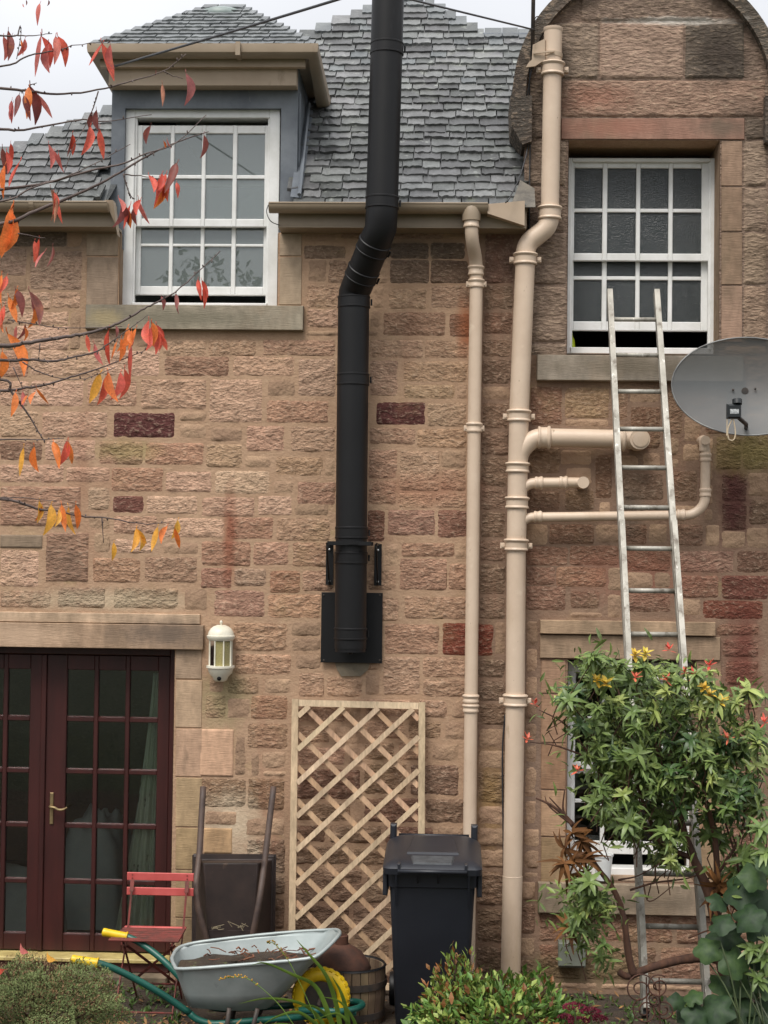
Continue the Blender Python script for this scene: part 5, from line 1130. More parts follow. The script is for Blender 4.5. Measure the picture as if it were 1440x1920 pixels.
mb = MB(); c = (bc.x-.05,-.78,bt-.03); mb.lathe([(br_*.80,0),(br_*.82,.012),(br_*.74,.05),(br_*.55,.105),(br_*.3,.14),(br_*.22,.15)], c, n=28); mb.build('cowl', M['rust'], rl, angle=50)
mb = MB(); mb.lathe([(.040,.14),(.040,.20),(.034,.205),(.034,.15)], c, n=18); mb.build('neck', M['rust'], rl, angle=40)
mb = MB(); mb.lathe([(br_*.93,bt-.05),(br_*.93,bt+.0),(br_*.97,bt+.012),(br_*1.0,bt+.0)], (bc.x,-.78,0), n=40, caps=False); mb.build('liner', M['flue'], hb, smooth=True)
# ================================================================== white bucket on the window sill
bz0 = OP_LOW[2]+.0; bu = thing('bucket', 'small white plastic tub on the sill of the lower window', 'bucket', (P(1131,1660,-.03).x, -.02, bz0)); c = Vector(bu.location)
M['tub'] = pm('white_plastic', rgb(226,228,226), .4, rgb(206,208,206), scale=8)
mb = MB(); hh = 50*S(0); mb.lathe([(.045,.008),(.062,hh),(.066,hh),(.066,hh-.012),(.06,hh-.012),(.06,hh),(.056,hh),(.042,.016)], c, n=22); mb.build('tub', M['tub'], bu, angle=40)
# rusty scroll plant support
sc_ = thing('plant_support', 'rusty scrolled wire plant support at the foot of the ladder', 'plant support', P(1215,1925,-2.75))
for k, (u, v, rad) in enumerate(((1200,1855,30),(1235,1850,22),(1210,1895,24),(1245,1893,20),(1226,1875,14))):
    mb = MB(); c = P(u, v, -2.7); pts = []
    for i in range(34):
        a_ = i*.33; rr = rad*S(-2.7)*(1-i/44); pts.append(c+Vector((rr*math.cos(a_+k), .01*math.sin(i*.5), rr*math.sin(a_+k))))
    mb.tube(pts, .0038, 6); mb.build('scroll', M['rust'], sc_, smooth=True)
for u in (1212, 1236):
    mb = MB(); mb.tube([P(u,1832,-2.7), P(u+2,1950,-2.7)], .004, 6); mb.build('stake', M['rust'], sc_)
# ================================================================== plants
rp = random.Random(21)
def leaf_into(mb, base, d, n, L, w, fold=.25, droop=.2, seg=3):
    d = d.normalized(); sd_ = d.cross(n)
    if sd_.length < 1e-4: sd_ = d.cross(Vector((1,.3,0)))
    sd_.normalize(); n = sd_.cross(d).normalized()
    mid_, lf, rt = [], [], []
    for i in range(seg+1):
        t = i/seg; ww = w*math.sin(math.pi*min(.965, max(.05, t**.8)))**.75/2
        c = base + d*(L*t) - n*(droop*L*t*t)
        mid_.append(mb.vert(c)); lf.append(mb.vert(c+sd_*ww+n*(fold*ww))); rt.append(mb.vert(c-sd_*ww+n*(fold*ww)))
    for i in range(seg):
        mb.face(lf[i], mid_[i], mid_[i+1], lf[i+1]); mb.face(mid_[i], rt[i], rt[i+1], mid_[i+1])
def rv3(r=rp): 
    while True:
        v = Vector((r.uniform(-1,1), r.uniform(-1,1), r.uniform(-1,1)))
        if .05 < v.length < 1: return v.normalized()
def leafmat(name, c1, c2, **k): return pm(name, c1, k.pop('rough', .42), c2, scale=k.pop('scale', 6), island=k.pop('island', .35), trans=k.pop('trans', .14), spec=.32, **k)
def bush(name, label, cat, c, rad, nleaf, L, w, mats, stems=14, smat=None, lump=.25, up=.5, flat=1.0, sub=None):
    root = thing(name, label, cat, (c.x, c.y, ground_z(-c.y))); zb = ground_z(-c.y)
    for mi_, (m_, frac, part) in enumerate(mats):
        mb = MB()
        for i in range(int(nleaf*frac)):
            a = rv3(); a.z = abs(a.z)*.9 - .25*(rp.random() < .3); a.normalize()
            ln = 1 + lump*noise.noise(a*2.3+Vector((c.x*3,mi_*2.5,0))) + lump*.5*noise.noise(a*6)
            rr = ln*(1-.45*rp.random()**2.2)
            p = c + Vector((a.x*rad[0], a.y*rad[1], a.z*rad[2]))*rr
            if p.z < zb+.01: continue
            d = (a*.8 + rv3()*.8 + Vector((0,0,up))); leaf_into(mb, p, d, Vector((0,0,1))*.6+a*.6+rv3()*.4, L*rp.uniform(.6,1.2), w*rp.uniform(.7,1.2), seg=2, droop=rp.uniform(0,.35))
        o = mb.build(part, m_, root); o['kind'] = 'stuff'
    mb = MB()
    for i in range(stems):
        a = rv3(); a.z = abs(a.z)+.25; e = c + Vector((a.x*rad[0], a.y*rad[1], a.z*rad[2]))*.85; b0 = Vector((c.x+a.x*.08, c.y+a.y*.08, zb-.02))
        mb.tube(smooth_path([b0, b0.lerp(e,.5)+rv3()*.03, e], 3), [.006]*4+[.004]*3, 5)
    o = mb.build('stem', smat or pm('twig', rgb(84,62,46), .85, rgb(64,48,38), scale=20), root); o['kind'] = 'stuff'
    return root
# heather mound, low at the left
hz = P(95, 1860, -3.0)
bush('heather', 'low grey-green heather mound with dry brown stems beside the french door', 'shrub', Vector((hz.x-.10,-3.0,hz.z-.13)), (.40,.32,.245), 46000, .013, .006,
     [(leafmat('heather_green', rgb(126,136,88), rgb(92,104,62), rough=.8), .75, 'foliage'), (leafmat('heather_brown', rgb(140,112,80), rgb(104,84,62), rough=.8), .25, 'dry_foliage')], stems=60, lump=.42, up=.35)
hz2 = P(-20, 1850, -3.1); 
# green shrub in front of the bin
gz_ = P(915, 1870, -1.95)
bush('green_shrub', 'bushy green shrub with some browning leaves in front of the black bin', 'shrub', Vector((gz_.x+.07,-1.95,.28)), (.42,.34,.28), 2300, .052, .026,
     [(leafmat('shrub_green', rgb(104,134,62), rgb(78,112,52)), .62, 'foliage'), (leafmat('shrub_light', rgb(150,164,88), rgb(126,146,70)), .28, 'young_foliage'), (leafmat('shrub_brown', rgb(140,92,52), rgb(116,80,46)), .10, 'browning_foliage')], stems=26, lump=.35)
gz_ = P(850, 1850, -1.9)
bush('green_shrub', 'upright sprig-topped green shrub with rusty inner leaves beside the bin', 'shrub', Vector((gz_.x+.02,-1.85,.33)), (.17,.2,.31), 900, .045, .02,
     [(leafmat('sprig_green', rgb(134,150,74), rgb(104,128,58)), .7, 'foliage'), (leafmat('sprig_brown', rgb(142,92,50), rgb(112,78,44)), .3, 'browning_foliage')], stems=18, lump=.4, up=.9)
# sedum heads
sd0 = P(1090, 1905, -2.3); sdm = thing('sedum', 'clump of dark pink sedum flower heads below the window', 'flower', (sd0.x, -2.3, ground_z(2.3)))
mp_ = leafmat('sedum_pink', rgb(150,58,78), rgb(116,42,62), rough=.8)
for k, (u, v, r_) in enumerate(((1078,1892,20),(1108,1900,17),(1122,1914,16),(1085,1918,18),(1060,1910,12))):
    mb = MB(); c = P(u, v, -2.3+.03*k); rr = r_*S(-2.3)
    for i in range(150):
        a = rv3(); p = c+Vector((a.x*rr, a.y*rr, abs(a.z)*rr*.45)); leaf_into(mb, p, a+Vector((0,0,.8)), rv3(), .012, .010, seg=2)
    h = mb.build('flower_head', mp_, sdm); mb = MB(); mb.tube([c, Vector((c.x+.01,c.y,ground_z(2.3)-.01))], .004, 5); mb.build('stem', leafmat('sedum_stem', rgb(96,110,70), rgb(80,96,60)), h)
# montbretia: arching strap leaves with a seed head, in front of the barrow
mb0 = P(640, 1960, -1.75); mo = thing('montbretia', 'arching green strap leaves with orange seed sprays in front of the barrow', 'plant', (mb0.x, -1.75, ground_z(1.75)))
ms_ = leafmat('strap_green', rgb(120,148,62), rgb(96,128,54), island=.25)
for pts, w in (([(632,1950),(612,1890),(590,1848),(550,1828),(498,1806),(470,1810)],9),([(640,1950),(632,1890),(612,1830),(580,1790),(556,1762)],9),([(620,1950),(596,1906),(560,1880),(500,1872),(448,1882)],8),([(655,1950),(650,1900),(640,1862),(622,1830)],9),([(628,1950),(600,1926),(560,1898),(520,1906),(492,1922)],8),([(640,1950),(618,1910),(585,1886),(548,1892)],8),([(660,1950),(652,1918),(630,1900),(590,1912)],7),([(610,1950),(570,1930),(520,1920),(470,1935)],7),([(660,1960),(668,1925),(640,1880),(600,1868)],7)):
    p3 = smooth_path([P(u, v, -1.75-.06*i+rp.uniform(-.03,.03)) for i, (u, v) in enumerate(pts)], 4); mb = MB(); n = len(p3)
    for i in range(n):
        t = i/(n-1); ww = w*S(-1.75)*.5*(1-t**2.2)+.0006; d = (p3[min(i+1,n-1)]-p3[max(i-1,0)]).normalized(); s_ = d.cross(Vector((0,1,.35))).normalized(); nn = s_.cross(d)
        a, b, c = mb.vert(p3[i]+s_*ww), mb.vert(p3[i]-nn*ww*.4), mb.vert(p3[i]-s_*ww)
        if i: mb.face(pa, a, b, pb); mb.face(pb, b, c, pc)
        pa, pb, pc = a, b, c
    mb.build('strap_leaf', ms_, mo, smooth=True)
stk = smooth_path([P(u, v, -1.9) for u, v in ((600,1930),(570,1860),(540,1800),(515,1770),(500,1768))], 4); mb = MB(); mb.tube(stk, .002, 5); st_ = mb.build('flower_stalk', ms_, mo)
stk2 = smooth_path([P(u, v, -2.0) for u, v in ((560,1935),(520,1880),(470,1838),(440,1832),(412,1836))], 4); mb = MB(); mb.tube(stk2, .002, 5); st2 = mb.build('flower_stalk', ms_, mo)
for stx, pth, colr in ((st_, stk[8:], rgb(112,104,50)), (st2, stk2[7:], rgb(196,148,48))):
    mb = MB()
    for i, p in enumerate(pth):
        for k in range(3): mb.ball(p+rv3()*.008+Vector((0,0,.004)), .0045, 6, 4)
    o = mb.build('seed_spray', pm('seed', colr, .7, rgb(150,110,40), scale=50, island=.3), stx); o['kind'] = 'stuff'
# ------------------------------------------------------------------ pieris shrub by the lower window
PD = 2.45
pg = P(1372, 1935, -PD); pi_ = thing('pieris_shrub', 'leggy evergreen shrub with whorled leaves and red tips before the lower window', 'shrub', (pg.x, -PD, ground_z(PD)))
bark = pm('red_brown_bark', rgb(96,66,50), .9, rgb(66,46,38), scale=14, stretch=(2,2,.4), bump=.6, bscale=40, bdist=.006)
def limb(pts, r0, r1, name='branch', dd=None, par=None):
    dd = dd or [PD]*len(pts); p3 = smooth_path([P(u, v, -d)+rv3()*.006 for (u, v), d in zip(pts, dd)], 5); n = len(p3)
    mb = MB(); mb.tube(p3, [(r0+(r1-r0)*i/(n-1))*(1+.18*noise.noise((i*.7,u_seed[0],0))) for i in range(n)], 9); u_seed[0] += 3.1
    return mb.build(name, bark, par or pi_, smooth=True)
u_seed = [1.0]
limb([(1372,1945),(1368,1860),(1352,1790),(1340,1720),(1325,1668),(1300,1612),(1275,1540),(1262,1470),(1255,1400)], .042, .010, 'trunk')
limb([(1362,1800),(1320,1797),(1270,1800),(1215,1816),(1180,1832),(1158,1822)], .026, .016); limb([(1190,1830),(1178,1790),(1168,1720),(1148,1668),(1110,1612),(1075,1550),(1040,1512),(1003,1496)], .020, .005)
limb([(1110,1612),(1095,1570),(1062,1530),(1032,1495)], .012, .003); limb([(1075,1550),(1055,1520),(1058,1480)], .008, .003); limb([(1068,1545),(1030,1512),(1022,1490)], .006, .002)
limb([(1335,1700),(1345,1640),(1340,1560),(1322,1480),(1320,1400),(1330,1310)], .020, .006); limb([(1300,1612),(1240,1580),(1200,1480),(1180,1380),(1160,1290)], .014, .004)
limb([(1275,1540),(1300,1480),(1300,1400),(1285,1300)], .012, .004); limb([(1262,1470),(1230,1400),(1230,1300)], .010, .004); limb([(1345,1640),(1390,1560),(1400,1460),(1410,1360)], .010, .003)
limb([(1240,1580),(1160,1500),(1110,1420),(1060,1360),(1010,1330)], .010, .003); limb([(1160,1500),(1130,1440),(1050,1400),(995,1390)], .007, .003); limb([(1180,1668),(1230,1656),(1280,1650),(1310,1640)], .006, .003)
limb([(1148,1700),(1120,1720),(1100,1740)], .008, .004); limb([(1158,1650),(1200,1640),(1250,1610)], .005, .002); limb([(1205,1655),(1220,1690),(1262,1660)], .004, .002); limb([(1352,1790),(1392,1700),(1384,1620),(1352,1520)], .010, .004)
limb([(1290,1760),(1330,1745),(1352,1748)], .005, .002); limb([(1420,1720),(1400,1650),(1370,1560)], .009, .004)
gl1 = leafmat('pieris_green', rgb(112,130,72), rgb(84,106,56), island=.3, rough=.36); gl2 = leafmat('pieris_light', rgb(160,168,98), rgb(130,146,78), island=.25, rough=.36); gdk = leafmat('pieris_dark', rgb(74,98,52), rgb(56,80,44), island=.3, rough=.36)
red_ = leafmat('pieris_red', rgb(206,74,66), rgb(218,120,88), island=.25); yel = leafmat('pieris_yellow', rgb(214,172,64), rgb(200,190,74), island=.2); dead = leafmat('pieris_dead', rgb(128,86,44), rgb(92,60,36), island=.4, rough=.8)
def whorl_mesh(name, mat, n, L, w, droop, seed, open_=1.0):
    r_ = random.Random(seed); mb = MB()
    for k in range(n):
        a = 2.4*k + r_.uniform(-.6,.6); el = open_*(.25 + .9*(1-k/n)) + r_.uniform(-.25,.25); t = k/n
        d = Vector((math.cos(a)*math.cos(el*.6), math.sin(a)*math.cos(el*.6), math.sin(R(-25)+t*R(85)*(2-open_)+r_.uniform(-.3,.3))))
        leaf_into(mb, Vector((0,0,.012*t)), d, Vector((0,0,1)), L*r_.uniform(.5,1.15), w*r_.uniform(.8,1.25), fold=r_.uniform(.1,.5), droop=droop*r_.uniform(.6,1.5), seg=5)
    return mb.mesh(name, mat, smooth=True)
WH = {'g': [whorl_mesh('leaf_whorl', gl1, 18, .085, .026, .5, k) for k in range(4)], 'l': [whorl_mesh('leaf_whorl', gl2, 16, .078, .024, .45, k+9) for k in range(3)], 'd': [whorl_mesh('leaf_whorl', gdk, 16, .085, .026, .55, k+19) for k in range(3)],
      'r': [whorl_mesh('red_tip', red_, 8, .034, .011, -.1, k+29, .35) for k in range(2)], 'y': [whorl_mesh('yellow_tip', yel, 11, .046, .016, .05, k+39, .5) for k in range(2)], 'b': [whorl_mesh('dead_whorl', dead, 13, .09, .020, .9, k+49) for k in range(3)]}
NAMES = {'g': 'leaf_whorl', 'l': 'leaf_whorl', 'd': 'leaf_whorl', 'r': 'red_tip', 'y': 'yellow_tip', 'b': 'dead_whorl'}
def whorl(kind, p, ax, sc_=1.0):
    o = link(NAMES[kind], rp.choice(WH[kind]), pi_); q = ax.normalized().to_track_quat('Z', 'Y').to_matrix().to_4x4()
    o.matrix_basis = Matrix.Translation(p) @ q @ Matrix.Rotation(rp.uniform(0,6.28), 4, 'Z') @ Matrix.Scale(sc_, 4); return o
FILL = []
for cx, cy, rx, ry, n, kd in ((1150,1258,62,36,13,'ggd'),(1225,1290,64,44,15,'ggl'),(1318,1292,46,42,11,'glg'),(1100,1325,52,42,9,'gdg'),(1200,1370,84,56,22,'gdg'),(1130,1420,54,46,11,'ggl'),(1300,1378,72,54,16,'gld'),(1180,1452,66,46,17,'lgg'),(1252,1482,60,52,14,'gdd'),
    (1150,1502,44,34,8,'ggl'),(1378,1432,52,62,12,'gdl'),(1400,1330,36,44,6,'lg'),(1062,1318,26,32,3,'l'),(1205,1540,46,24,8,'gg'),(1255,1602,34,40,9,'lg'),(1095,1668,30,24,6,'lg'),(1105,1712,44,44,11,'lgg'),(1120,1775,34,30,4,'g'),(1362,1560,44,44,7,'gd'),(1420,1600,26,52,6,'lgd'),(1310,1440,50,40,9,'dgd'),(1395,1505,42,50,7,'dgg'),(1405,1400,34,40,5,'gl'),(1400,1640,36,40,4,'gd'),(1345,1450,40,40,6,'gd'),(1160,1345,40,30,6,'gl'),(1270,1345,40,30,6,'lg'),(1230,1430,50,40,10,'dg')):
    for i in range(round(n*1.1)):
        while True:
            a, b = rp.uniform(-1,1), rp.uniform(-1,1)
            if a*a+b*b < 1: break
        p = P(cx+a*rx, cy+b*ry, -PD+rp.uniform(-.30,.28)); ax = Vector((a*.7+rp.uniform(-.3,.3), -.55+rp.uniform(-.5,.4), .75-b*.5)); whorl(rp.choice(kd), p, ax, rp.uniform(.55,.98)); FILL.append(p)
for u, v in ((1002,1322),(988,1388),(1083,1447),(1190,1272),(1250,1277),(1285,1263),(1330,1250),(1365,1386),(1255,1220),(1434,1356),(1300,1268)): whorl('r', P(u, v, -PD-.25), Vector((rp.uniform(-.3,.3),-.3,1)), 1.1)
for u, v in ((1118,1278),(1135,1284),(1190,1230),(1210,1228),(1320,1292),(1350,1318),(1330,1305)): whorl('y', P(u, v, -PD-.28), Vector((rp.uniform(-.3,.3),-.4,1)), 1.1)
for u, v in ((1075,1562),(1062,1590),(1078,1612),(1092,1580),(1058,1622),(1098,1615),(1070,1640),(1352,1664),(1338,1690),(1362,1680),(1345,1655),(1068,1740)): whorl('b', P(u, v, -PD-.05+rp.uniform(-.06,.06)), Vector((rp.uniform(-.6,.2),-.3,rp.uniform(-.3,.6))), .95)
mb = MB()
for p in FILL:
    for k in range(13):
        q = p + Vector((rp.gauss(0,.07), rp.gauss(.04,.05), rp.gauss(-.02,.05))); leaf_into(mb, q, rv3()+Vector((0,-.2,.1)), rv3()+Vector((0,-.4,1)), rp.uniform(.035,.075), rp.uniform(.011,.02), droop=rp.uniform(.0,.7), seg=3)
o = mb.build('inner_foliage', leafmat('pieris_inner', rgb(116,130,70), rgb(82,102,54), island=.55), pi_); o['kind'] = 'stuff'
mb = MB()
for p in FILL[::2]:
    q = p - Vector((rp.gauss(0,.05), -.06, .10)); mb.tube([p, p.lerp(q,.5)+rv3()*.01, q, q+Vector((rp.gauss(0,.03),.02,-.08))], [.002,.0028,.003,.003], 5)
o = mb.build('twig', bark, pi_); o['kind'] = 'stuff'
# ------------------------------------------------------------------ broad dark leaves at the right edge
bd0 = P(1420, 1960, -2.9); bl_ = thing('hollyhock', 'large dark green rounded leaves massed below the pieris at the wall corner', 'plant', (bd0.x, -2.9, ground_z(2.9)))
def broad_mesh(k, mat):
    r_ = random.Random(k); mb = MB(); n = 20; c = mb.vert((0,.05,.0)); rings_ = []
    for f in (.4, .75, 1.0):
        row_ = []
        for i in range(n):
            a = 2*math.pi*i/n; lob = 1 + (.13*math.cos(5*a+math.pi) + .04*math.cos(11*a+k))*f; rr = .5*f*lob*(.7 if i == 0 and f > .9 else 1)
            row_.append(mb.vert((rr*math.sin(a), -rr*math.cos(a)*1.05+.05, -.14*f*f+.03*r_.uniform(-1,1)*f)))
        rings_.append(row_)
    for i in range(n): mb.face(c, rings_[0][(i+1)%n], rings_[0][i])
    mb.skin(rings_[0], rings_[1]); mb.skin(rings_[1], rings_[2]); return mb.mesh('broad_leaf', mat, smooth=True)
bdm = leafmat('broad_dark', rgb(34,52,32), rgb(46,68,38), rough=.55, scale=30); bdl = leafmat('broad_mid', rgb(62,84,44), rgb(44,66,36), rough=.55, scale=30)
BM = [broad_mesh(k, bdm) for k in range(3)] + [broad_mesh(k+5, bdl) for k in range(2)]
for u, v, s_ in [(1345,1690,50),(1390,1665,60),(1425,1680,60),(1400,1720,55),(1435,1740,60),(1365,1755,62),(1330,1780,50),(1375,1800,56),(1420,1790,60),(1400,1840,62),(1435,1850,58),(1360,1845,54),(1345,1890,66),(1390,1890,64),(1430,1905,62),(1310,1905,44),(1375,1930,60),(1415,1640,46),(1350,1730,44),(1438,1620,44),(1300,1870,34),(1270,1880,30),(1290,1905,36)]:
    p = P(u, v, -2.75+rp.uniform(-.12,.12)); o = link('broad_leaf', rp.choice(BM), bl_); ax = Vector((rp.uniform(-.5,.3), -.75+rp.uniform(-.3,.3), .65)).normalized()
    o.matrix_basis = Matrix.Translation(p) @ ax.to_track_quat('Z','Y').to_matrix().to_4x4() @ Matrix.Rotation(rp.uniform(0,6.28),4,'Z') @ Matrix.Scale(s_*S(-2.75)*rp.uniform(.8,1.25), 4)
mb = MB()
for i in range(14):
    e = P(rp.uniform(1310,1440), rp.uniform(1700,1900), -2.68+rp.uniform(-.1,.1)); b0 = Vector((bd0.x+rp.uniform(-.12,.12), -2.9, ground_z(2.9)-.02)); mb.tube(smooth_path([b0, b0.lerp(e,.6)+Vector((0,0,.04)), e],3), .004, 5)
o = mb.build('stem', leafmat('hollyhock_stem', rgb(72,84,50), rgb(58,70,44)), bl_); o['kind'] = 'stuff'
for u, v in ((1410,1780),(1432,1800),(1420,1835),(1438,1770),(1425,1555),(1435,1600)):
    whorl('g', P(u, v, -PD-.35), Vector((rp.uniform(-.3,.3),-.6,.7)), .85)
# little leafy weeds and litter on the soil
wm = leafmat('weed_green', rgb(82,106,50), rgb(62,86,42)); mb = MB()
for i in range(420):
    u = rp.choice([rp.uniform(1060,1330), rp.uniform(160,340), rp.uniform(930,1100)]); d = rp.uniform(.15,1.3); p = P(u, 1850, -d); p.z = ground_z(d)
    for k in range(4): leaf_into(mb, p+Vector((rp.uniform(-.02,.02),rp.uniform(-.02,.02),.0)), rv3()+Vector((0,0,.9)), rv3()+Vector((0,0,1)), rp.uniform(.02,.05), .016, seg=2)
o = mb.build('ground_weeds', wm); tag(o, 'small green weeds scattered over the bare soil along the wall', 'weeds', None, 'stuff')
mb = MB()
for i in range(900):
    d = rp.uniform(.03,2.3); p = Vector((rp.uniform(-2.9,2.6), -d, ground_z(d)+.012)); leaf_into(mb, p, Vector((rp.uniform(-1,1),rp.uniform(-1,1),rp.uniform(-.1,.3))), Vector((rp.uniform(-.5,.5),rp.uniform(-.5,.5),1)), rp.uniform(.02,.06), rp.uniform(.012,.03), seg=2, droop=rp.uniform(-.4,.4))
o = mb.build('leaf_litter', pm('litter', rgb(108,78,50), .85, rgb(140,104,60), scale=9, island=.5)); tag(o, 'brown leaf litter strewn on the soil below the wall', 'leaf litter', None, 'stuff')
# ------------------------------------------------------------------ cherry tree reaching in from the left
CD = 4.5; cr0 = P(-420, 700, -CD-.2); ck_ = thing('cherry_tree', 'autumn cherry tree with bare twigs and hanging red and orange leaves', 'tree', (cr0.x, -CD-.2, ground_z(CD+.2)))
cbark = pm('cherry_bark', rgb(72,58,54), .7, rgb(96,82,76), scale=20, bump=.3, bscale=60, bdist=.003)
TR = Vector((cr0.x, -CD-.2, 0))
mb = MB(); mb.tube(smooth_path([TR+Vector((0,0,ground_z(CD+.2)-.05)), TR+Vector((.03,0,1.6)), TR+Vector((-.02,.05,2.6)), TR+Vector((.03,0,3.6)), TR+Vector((.0,-.05,4.8)), TR+Vector((.06,0,5.6))], 5), [.085-.0026*i for i in range(26)], 12); mb.build('trunk', cbark, ck_, smooth=True)
BR = []
Z1 = lambda l: [(x/2.25, y/2.25) for x, y in l]; Z7 = lambda l: [(x/4.8, 420+y/4.8) for x, y in l]; Z4 = lambda l: [(x/2.25, 600+y/2.25) for x, y in l]
MAIN = [Z1([(0,280),(120,235),(250,210),(320,190),(480,172)]), Z1([(0,150),(80,150),(150,150),(220,140)]), Z1([(0,372),(130,385),(240,397),(410,380),(560,340),(690,300),(785,228)]), Z1([(0,545),(80,550),(200,530),(350,505),(450,512),(640,483)]),
 Z1([(0,850),(130,795),(280,745),(400,690),(550,608)]), Z1([(0,800),(200,770),(380,720),(520,690),(610,650),(740,605),(870,485)]), Z1([(0,945),(150,890),(300,830),(450,760),(600,670),(720,610),(880,555)]),
 Z7([(0,1095),(200,1075),(400,1045),(600,1015),(800,980),(1000,920),(1150,850),(1300,760),(1440,690)])+[(338,540),(413,471)], Z7([(0,1225),(250,1220),(480,1235),(650,1200),(850,1155),(960,1090),(1100,990),(1330,820)]), Z7([(0,1500),(200,1480),(400,1450),(600,1390),(800,1330),(1000,1260),(1200,1180),(1330,1130)]),
 Z7([(0,1400),(100,1510),(230,1680),(300,1790),(370,1910)])+[(85,828)], Z4([(0,505),(160,505),(270,498)]), Z4([(0,755),(150,795),(240,805),(340,828),(450,835),(600,860),(700,855)])]
SIDE = [Z1([(415,385),(395,450),(360,530),(310,620),(270,730)]), Z1([(520,735),(540,800),(555,830),(570,840)]), Z7([(200,1240),(350,1330),(550,1390),(770,1390),(1040,1290)]), Z7([(70,860),(330,905),(600,935),(1100,925)]), Z1([(75,150),(85,110),(88,150),(70,250)]), Z4([(0,750),(100,750),(240,765)]), Z4([(430,835),(437,940)]), Z1([(690,300),(730,320),(770,330)]), Z1([(75,985),(190,1005)]), Z1([(120,360),(155,350)]), Z7([(360,1075),(350,1190)]), Z7([(120,1290),(205,1480)]), Z1([(520,735),(610,745),(700,760)])]
cz = [0]
def bdep(u): return CD + .25 - .0006*u + .12*math.sin(cz[0]*1.9)
TW = []
for k, pts in enumerate(MAIN + SIDE):
    cz[0] = k; main = k < len(MAIN); r0_ = (.0068 if len(pts) > 5 else .005) if main else .0028
    if k in (7, 6): r0_ = .0095
    p3 = [P(u, v, -bdep(u)) for u, v in pts]
    if main: p3 = [TR + Vector((.02,0,p3[0].z + .35*(1 if k != 10 else .9)*math.copysign(1, 4.2-p3[0].z)*-.4)), p3[0]+Vector((-.35,0,.03*math.sin(k)))] + p3
    sp_ = smooth_path(p3, 5); n = len(sp_); sp_ = [p+Vector((0,0,.004*noise.noise((i*.9,k,0)))) for i, p in enumerate(sp_)]
    mb = MB(); mb.tube(sp_, [max(.0014, r0_*(1-.82*i/(n-1))) for i in range(n)], 7)
    for i in range(10 if main else 1, n-1):                    # spur buds
        if rp.random() < .42:
            a = rv3(); a.x *= .4; q = sp_[i] + a*(r0_*.6); mb.tube([sp_[i], q+a*.006, q+a*.010], [.0022,.003,.0012], 5)
    mb.build('branch', cbark, ck_, smooth=True); TW.append(sp_)
def cherry_leaf(k):
    r_ = random.Random(k); mb = MB(); seg = 6; mid_, lf, rt = [], [], []; curl = r_.uniform(-.3,.4); bend = r_.uniform(-.18,.18); fld = r_.uniform(.15,.8)
    for i in range(seg+1):
        t = i/seg; w = .170*math.sin(math.pi*min(.985,max(.03,t**.8)))**.85*(1+.05*r_.uniform(-1,1)); c = Vector((bend*math.sin(math.pi*t), curl*t*t, -t))
        mid_.append(mb.vert(c)); lf.append(mb.vert(c+Vector((w*(1-.3*fld),-fld*w,0)))); rt.append(mb.vert(c+Vector((-w*(1-.3*fld),-fld*w,0))))
    for i in range(seg): mb.face(lf[i], mid_[i], mid_[i+1], lf[i+1]); mb.face(mid_[i], rt[i], rt[i+1], mid_[i+1])
    mb.tube([(0,0,0),(0,.01,.08),(.01,.0,.16)], .012, 4); return mb
M['cherry'] = pm('autumn_leaf', None, .5, objcol=True, scale=25, trans=.35, spec=.35, speck=[(60,(1,1,.6),.62,.72,rgb(110,54,40),.7), (14,(1,1,1),.6,.75,rgb(226,150,80),.5)])
CL = [cherry_leaf(k).mesh('leaf', M['cherry'], smooth=True) for k in range(6)]
CC = {'r': (216,96,78), 'o': (236,132,66), 'y': (242,178,76), 'd': (146,86,80), 'p': (204,114,106), 'b': (164,112,88)}
LV = [(x/2.25, y/2.25, l/2.25, c) for x, y, l, c in ((168,15,85,'p'),(110,0,20,'d'),(205,0,22,'d'),(175,150,155,'p'),(205,185,110,'p'),(235,155,110,'p'),(105,165,75,'p'),(35,130,90,'d'),(15,155,85,'p'),(430,185,140,'r'),(465,190,90,'p'),(50,425,85,'p'),(100,405,95,'d'),(128,365,140,'d'),(162,400,95,'p'),(45,605,75,'r'),(85,680,125,'r'),(10,625,100,'d'),(20,700,120,'o'),(205,610,90,'p'),(230,640,85,'p'),(305,565,90,'d'),(388,470,80,'d'),(380,535,120,'r'),(420,545,110,'r'),(685,355,95,'b'),(785,310,115,'d'),(658,290,30,'d'),(635,530,70,'d'),(860,570,90,'d'),(705,585,40,'p'),(628,740,90,'r'),(670,755,105,'r'),(700,735,100,'r'),(720,760,80,'r'),(745,690,130,'d'),(745,770,60,'r'),(500,835,80,'p'),(515,860,90,'d'),(550,865,95,'r'),(570,870,70,'d'),(585,840,100,'p'),(215,800,120,'b'),(240,830,110,'b'),(45,885,200,'o'),(165,1010,90,'r'),(190,1060,75,'p'),(222,1040,80,'d'),(835,1180,80,'r'),(858,1210,80,'r'),(680,1250,50,'d'),(743,1240,70,'d'))]
LV += [(x/4.8, 420+y/4.8, l/4.8, c) for x, y, l, c in ((15,460,230,'o'),(60,470,160,'r'),(140,590,220,'d'),(265,610,280,'d'),(310,760,160,'o'),(80,660,210,'o'),(15,750,230,'o'),(150,920,130,'p'),(225,900,150,'d'),(70,990,360,'o'),(20,1150,220,'o'),(780,1000,140,'r'),(850,1080,180,'p'),(980,960,280,'r'),(1045,920,90,'d'),(1090,1030,180,'o'),(1150,930,200,'o'),(1225,940,190,'o'),(1340,870,240,'r'),(1290,950,120,'r'),(1410,910,190,'r'),(1385,940,210,'r'),(1185,1100,260,'r'),(900,1350,270,'y'),(975,1340,260,'o'),(1120,1310,260,'r'),(140,1520,190,'o'),(205,1510,150,'p'),(330,1480,150,'o'))]
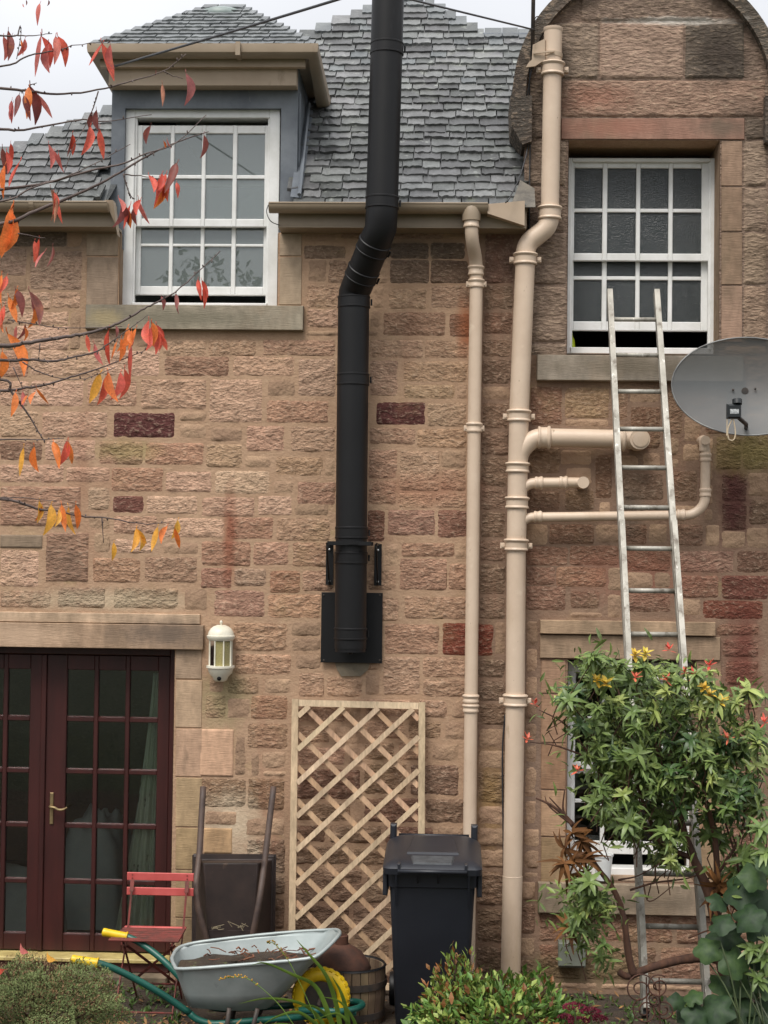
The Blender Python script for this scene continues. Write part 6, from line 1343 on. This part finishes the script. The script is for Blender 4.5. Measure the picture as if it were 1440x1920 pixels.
LV += [(x/2.25, 600+y/2.25, l/2.25, c) for x, y, l, c in ((100,540,110,'y'),(145,535,95,'o'),(225,515,110,'o'),(283,510,100,'r'),(165,765,80,'y'),(215,780,110,'y'),(260,780,105,'o'),(290,790,105,'y'),(320,780,90,'o'),(480,940,65,'y'),(575,880,90,'y'),(595,905,60,'y'),(665,875,95,'y'),(705,870,75,'o'),(738,880,80,'o'),(750,845,80,'y'),(640,20,110,'r'),(655,45,90,'r'),(610,30,80,'d'))]
LV += [(u+rp.uniform(-9,9), v+rp.uniform(-3,10), l*rp.uniform(.65,1.0), rp.choice([c, c, 'o', 'r'] if v < 700 else [c, 'o', 'y'])) for u, v, l, c in list(LV) if rp.random() < .45]
allp = [p for t in TW for p in t]
for i, (u, v, l, c) in enumerate(LV):
    d = bdep(u) - .0; p0 = P(u, v, -d); q = min(allp, key=lambda a: (a-p0).length); p = P(u, v, q.y) if abs(q.y+d) < .4 else p0
    o = link('leaf', CL[i % 6], ck_); s_ = l*S(p.y)*1.14
    o.matrix_basis = Matrix.Translation(p) @ Matrix.Rotation(rp.uniform(-.34,.34), 4, 'Y') @ Matrix.Rotation(rp.uniform(-.45,.45), 4, 'X') @ Matrix.Rotation(rp.uniform(-1.0,1.0)+(0 if c != 'd' else .6), 4, 'Z') @ Matrix.Scale(s_, 4)
    o.color = rgb(*srgb_jit(CC[c], 14))
# fallen leaves resting on the heather and green shrub
for u, v, d, c, lab in ((104,1800,3.2,'y','single yellow fallen leaf lying on the heather mound'),(53,1786,3.1,'p','long pinkish fallen leaf standing up from the heather mound'),(8,1818,3.25,'r','red fallen leaf at the edge of the heather mound'),(985,1900,2.2,'b','curled brown fallen leaf on the green shrub')):
    o = link('fallen_leaf', CL[2].copy()); p = P(u, v, -d); o.matrix_basis = Matrix.Translation(p) @ Matrix.Rotation(rp.uniform(.8,2.2), 4, 'Y') @ Matrix.Rotation(.5, 4, 'X') @ Matrix.Scale(.085, 4); o.color = rgb(*CC[c]); tag(o, lab, 'leaf')
# ================================================================== garden behind the viewpoint (seen in the glass)
tm = leafmat('garden_tree_leaf', rgb(52,76,36), rgb(38,60,32), island=.35, rough=.6)
def tree(x, y, h, r, label, n):
    z0 = ground_z(-y); t = thing('garden_tree', label, 'tree', (x, y, z0))
    mb = MB(); mb.tube(smooth_path([Vector((x,y,z0-.1)), Vector((x+.1,y,z0+h*.4)), Vector((x-.05,y+.1,z0+h*.8))], 5), [.2-.015*i for i in range(11)], 8); mb.build('trunk', cbark, t, smooth=True)
    mb = MB()
    for i in range(n):
        a = rv3(); k = 1+.35*noise.noise(a*2+Vector((x,y,0))); p = Vector((x,y,z0+h*.62)) + Vector((a.x*r, a.y*r, a.z*h*.4))*k*(1-.5*rp.random()**2)
        leaf_into(mb, p, rv3(), rv3(), rp.uniform(.12,.26), rp.uniform(.07,.14), seg=2)
    o = mb.build('crown', tm, t); o['kind'] = 'stuff'
tree(-5.3, -24, 8.0, 2.4, 'tall dark garden tree across the lawn opposite the dormer', 2600)
tree(4.0, -25, 7, 3.0, 'broad dark garden tree across the lawn opposite the gable', 3000)
tree(-.5, -27, 7, 3.0, 'rounded garden tree across the lawn between two taller ones', 3000)
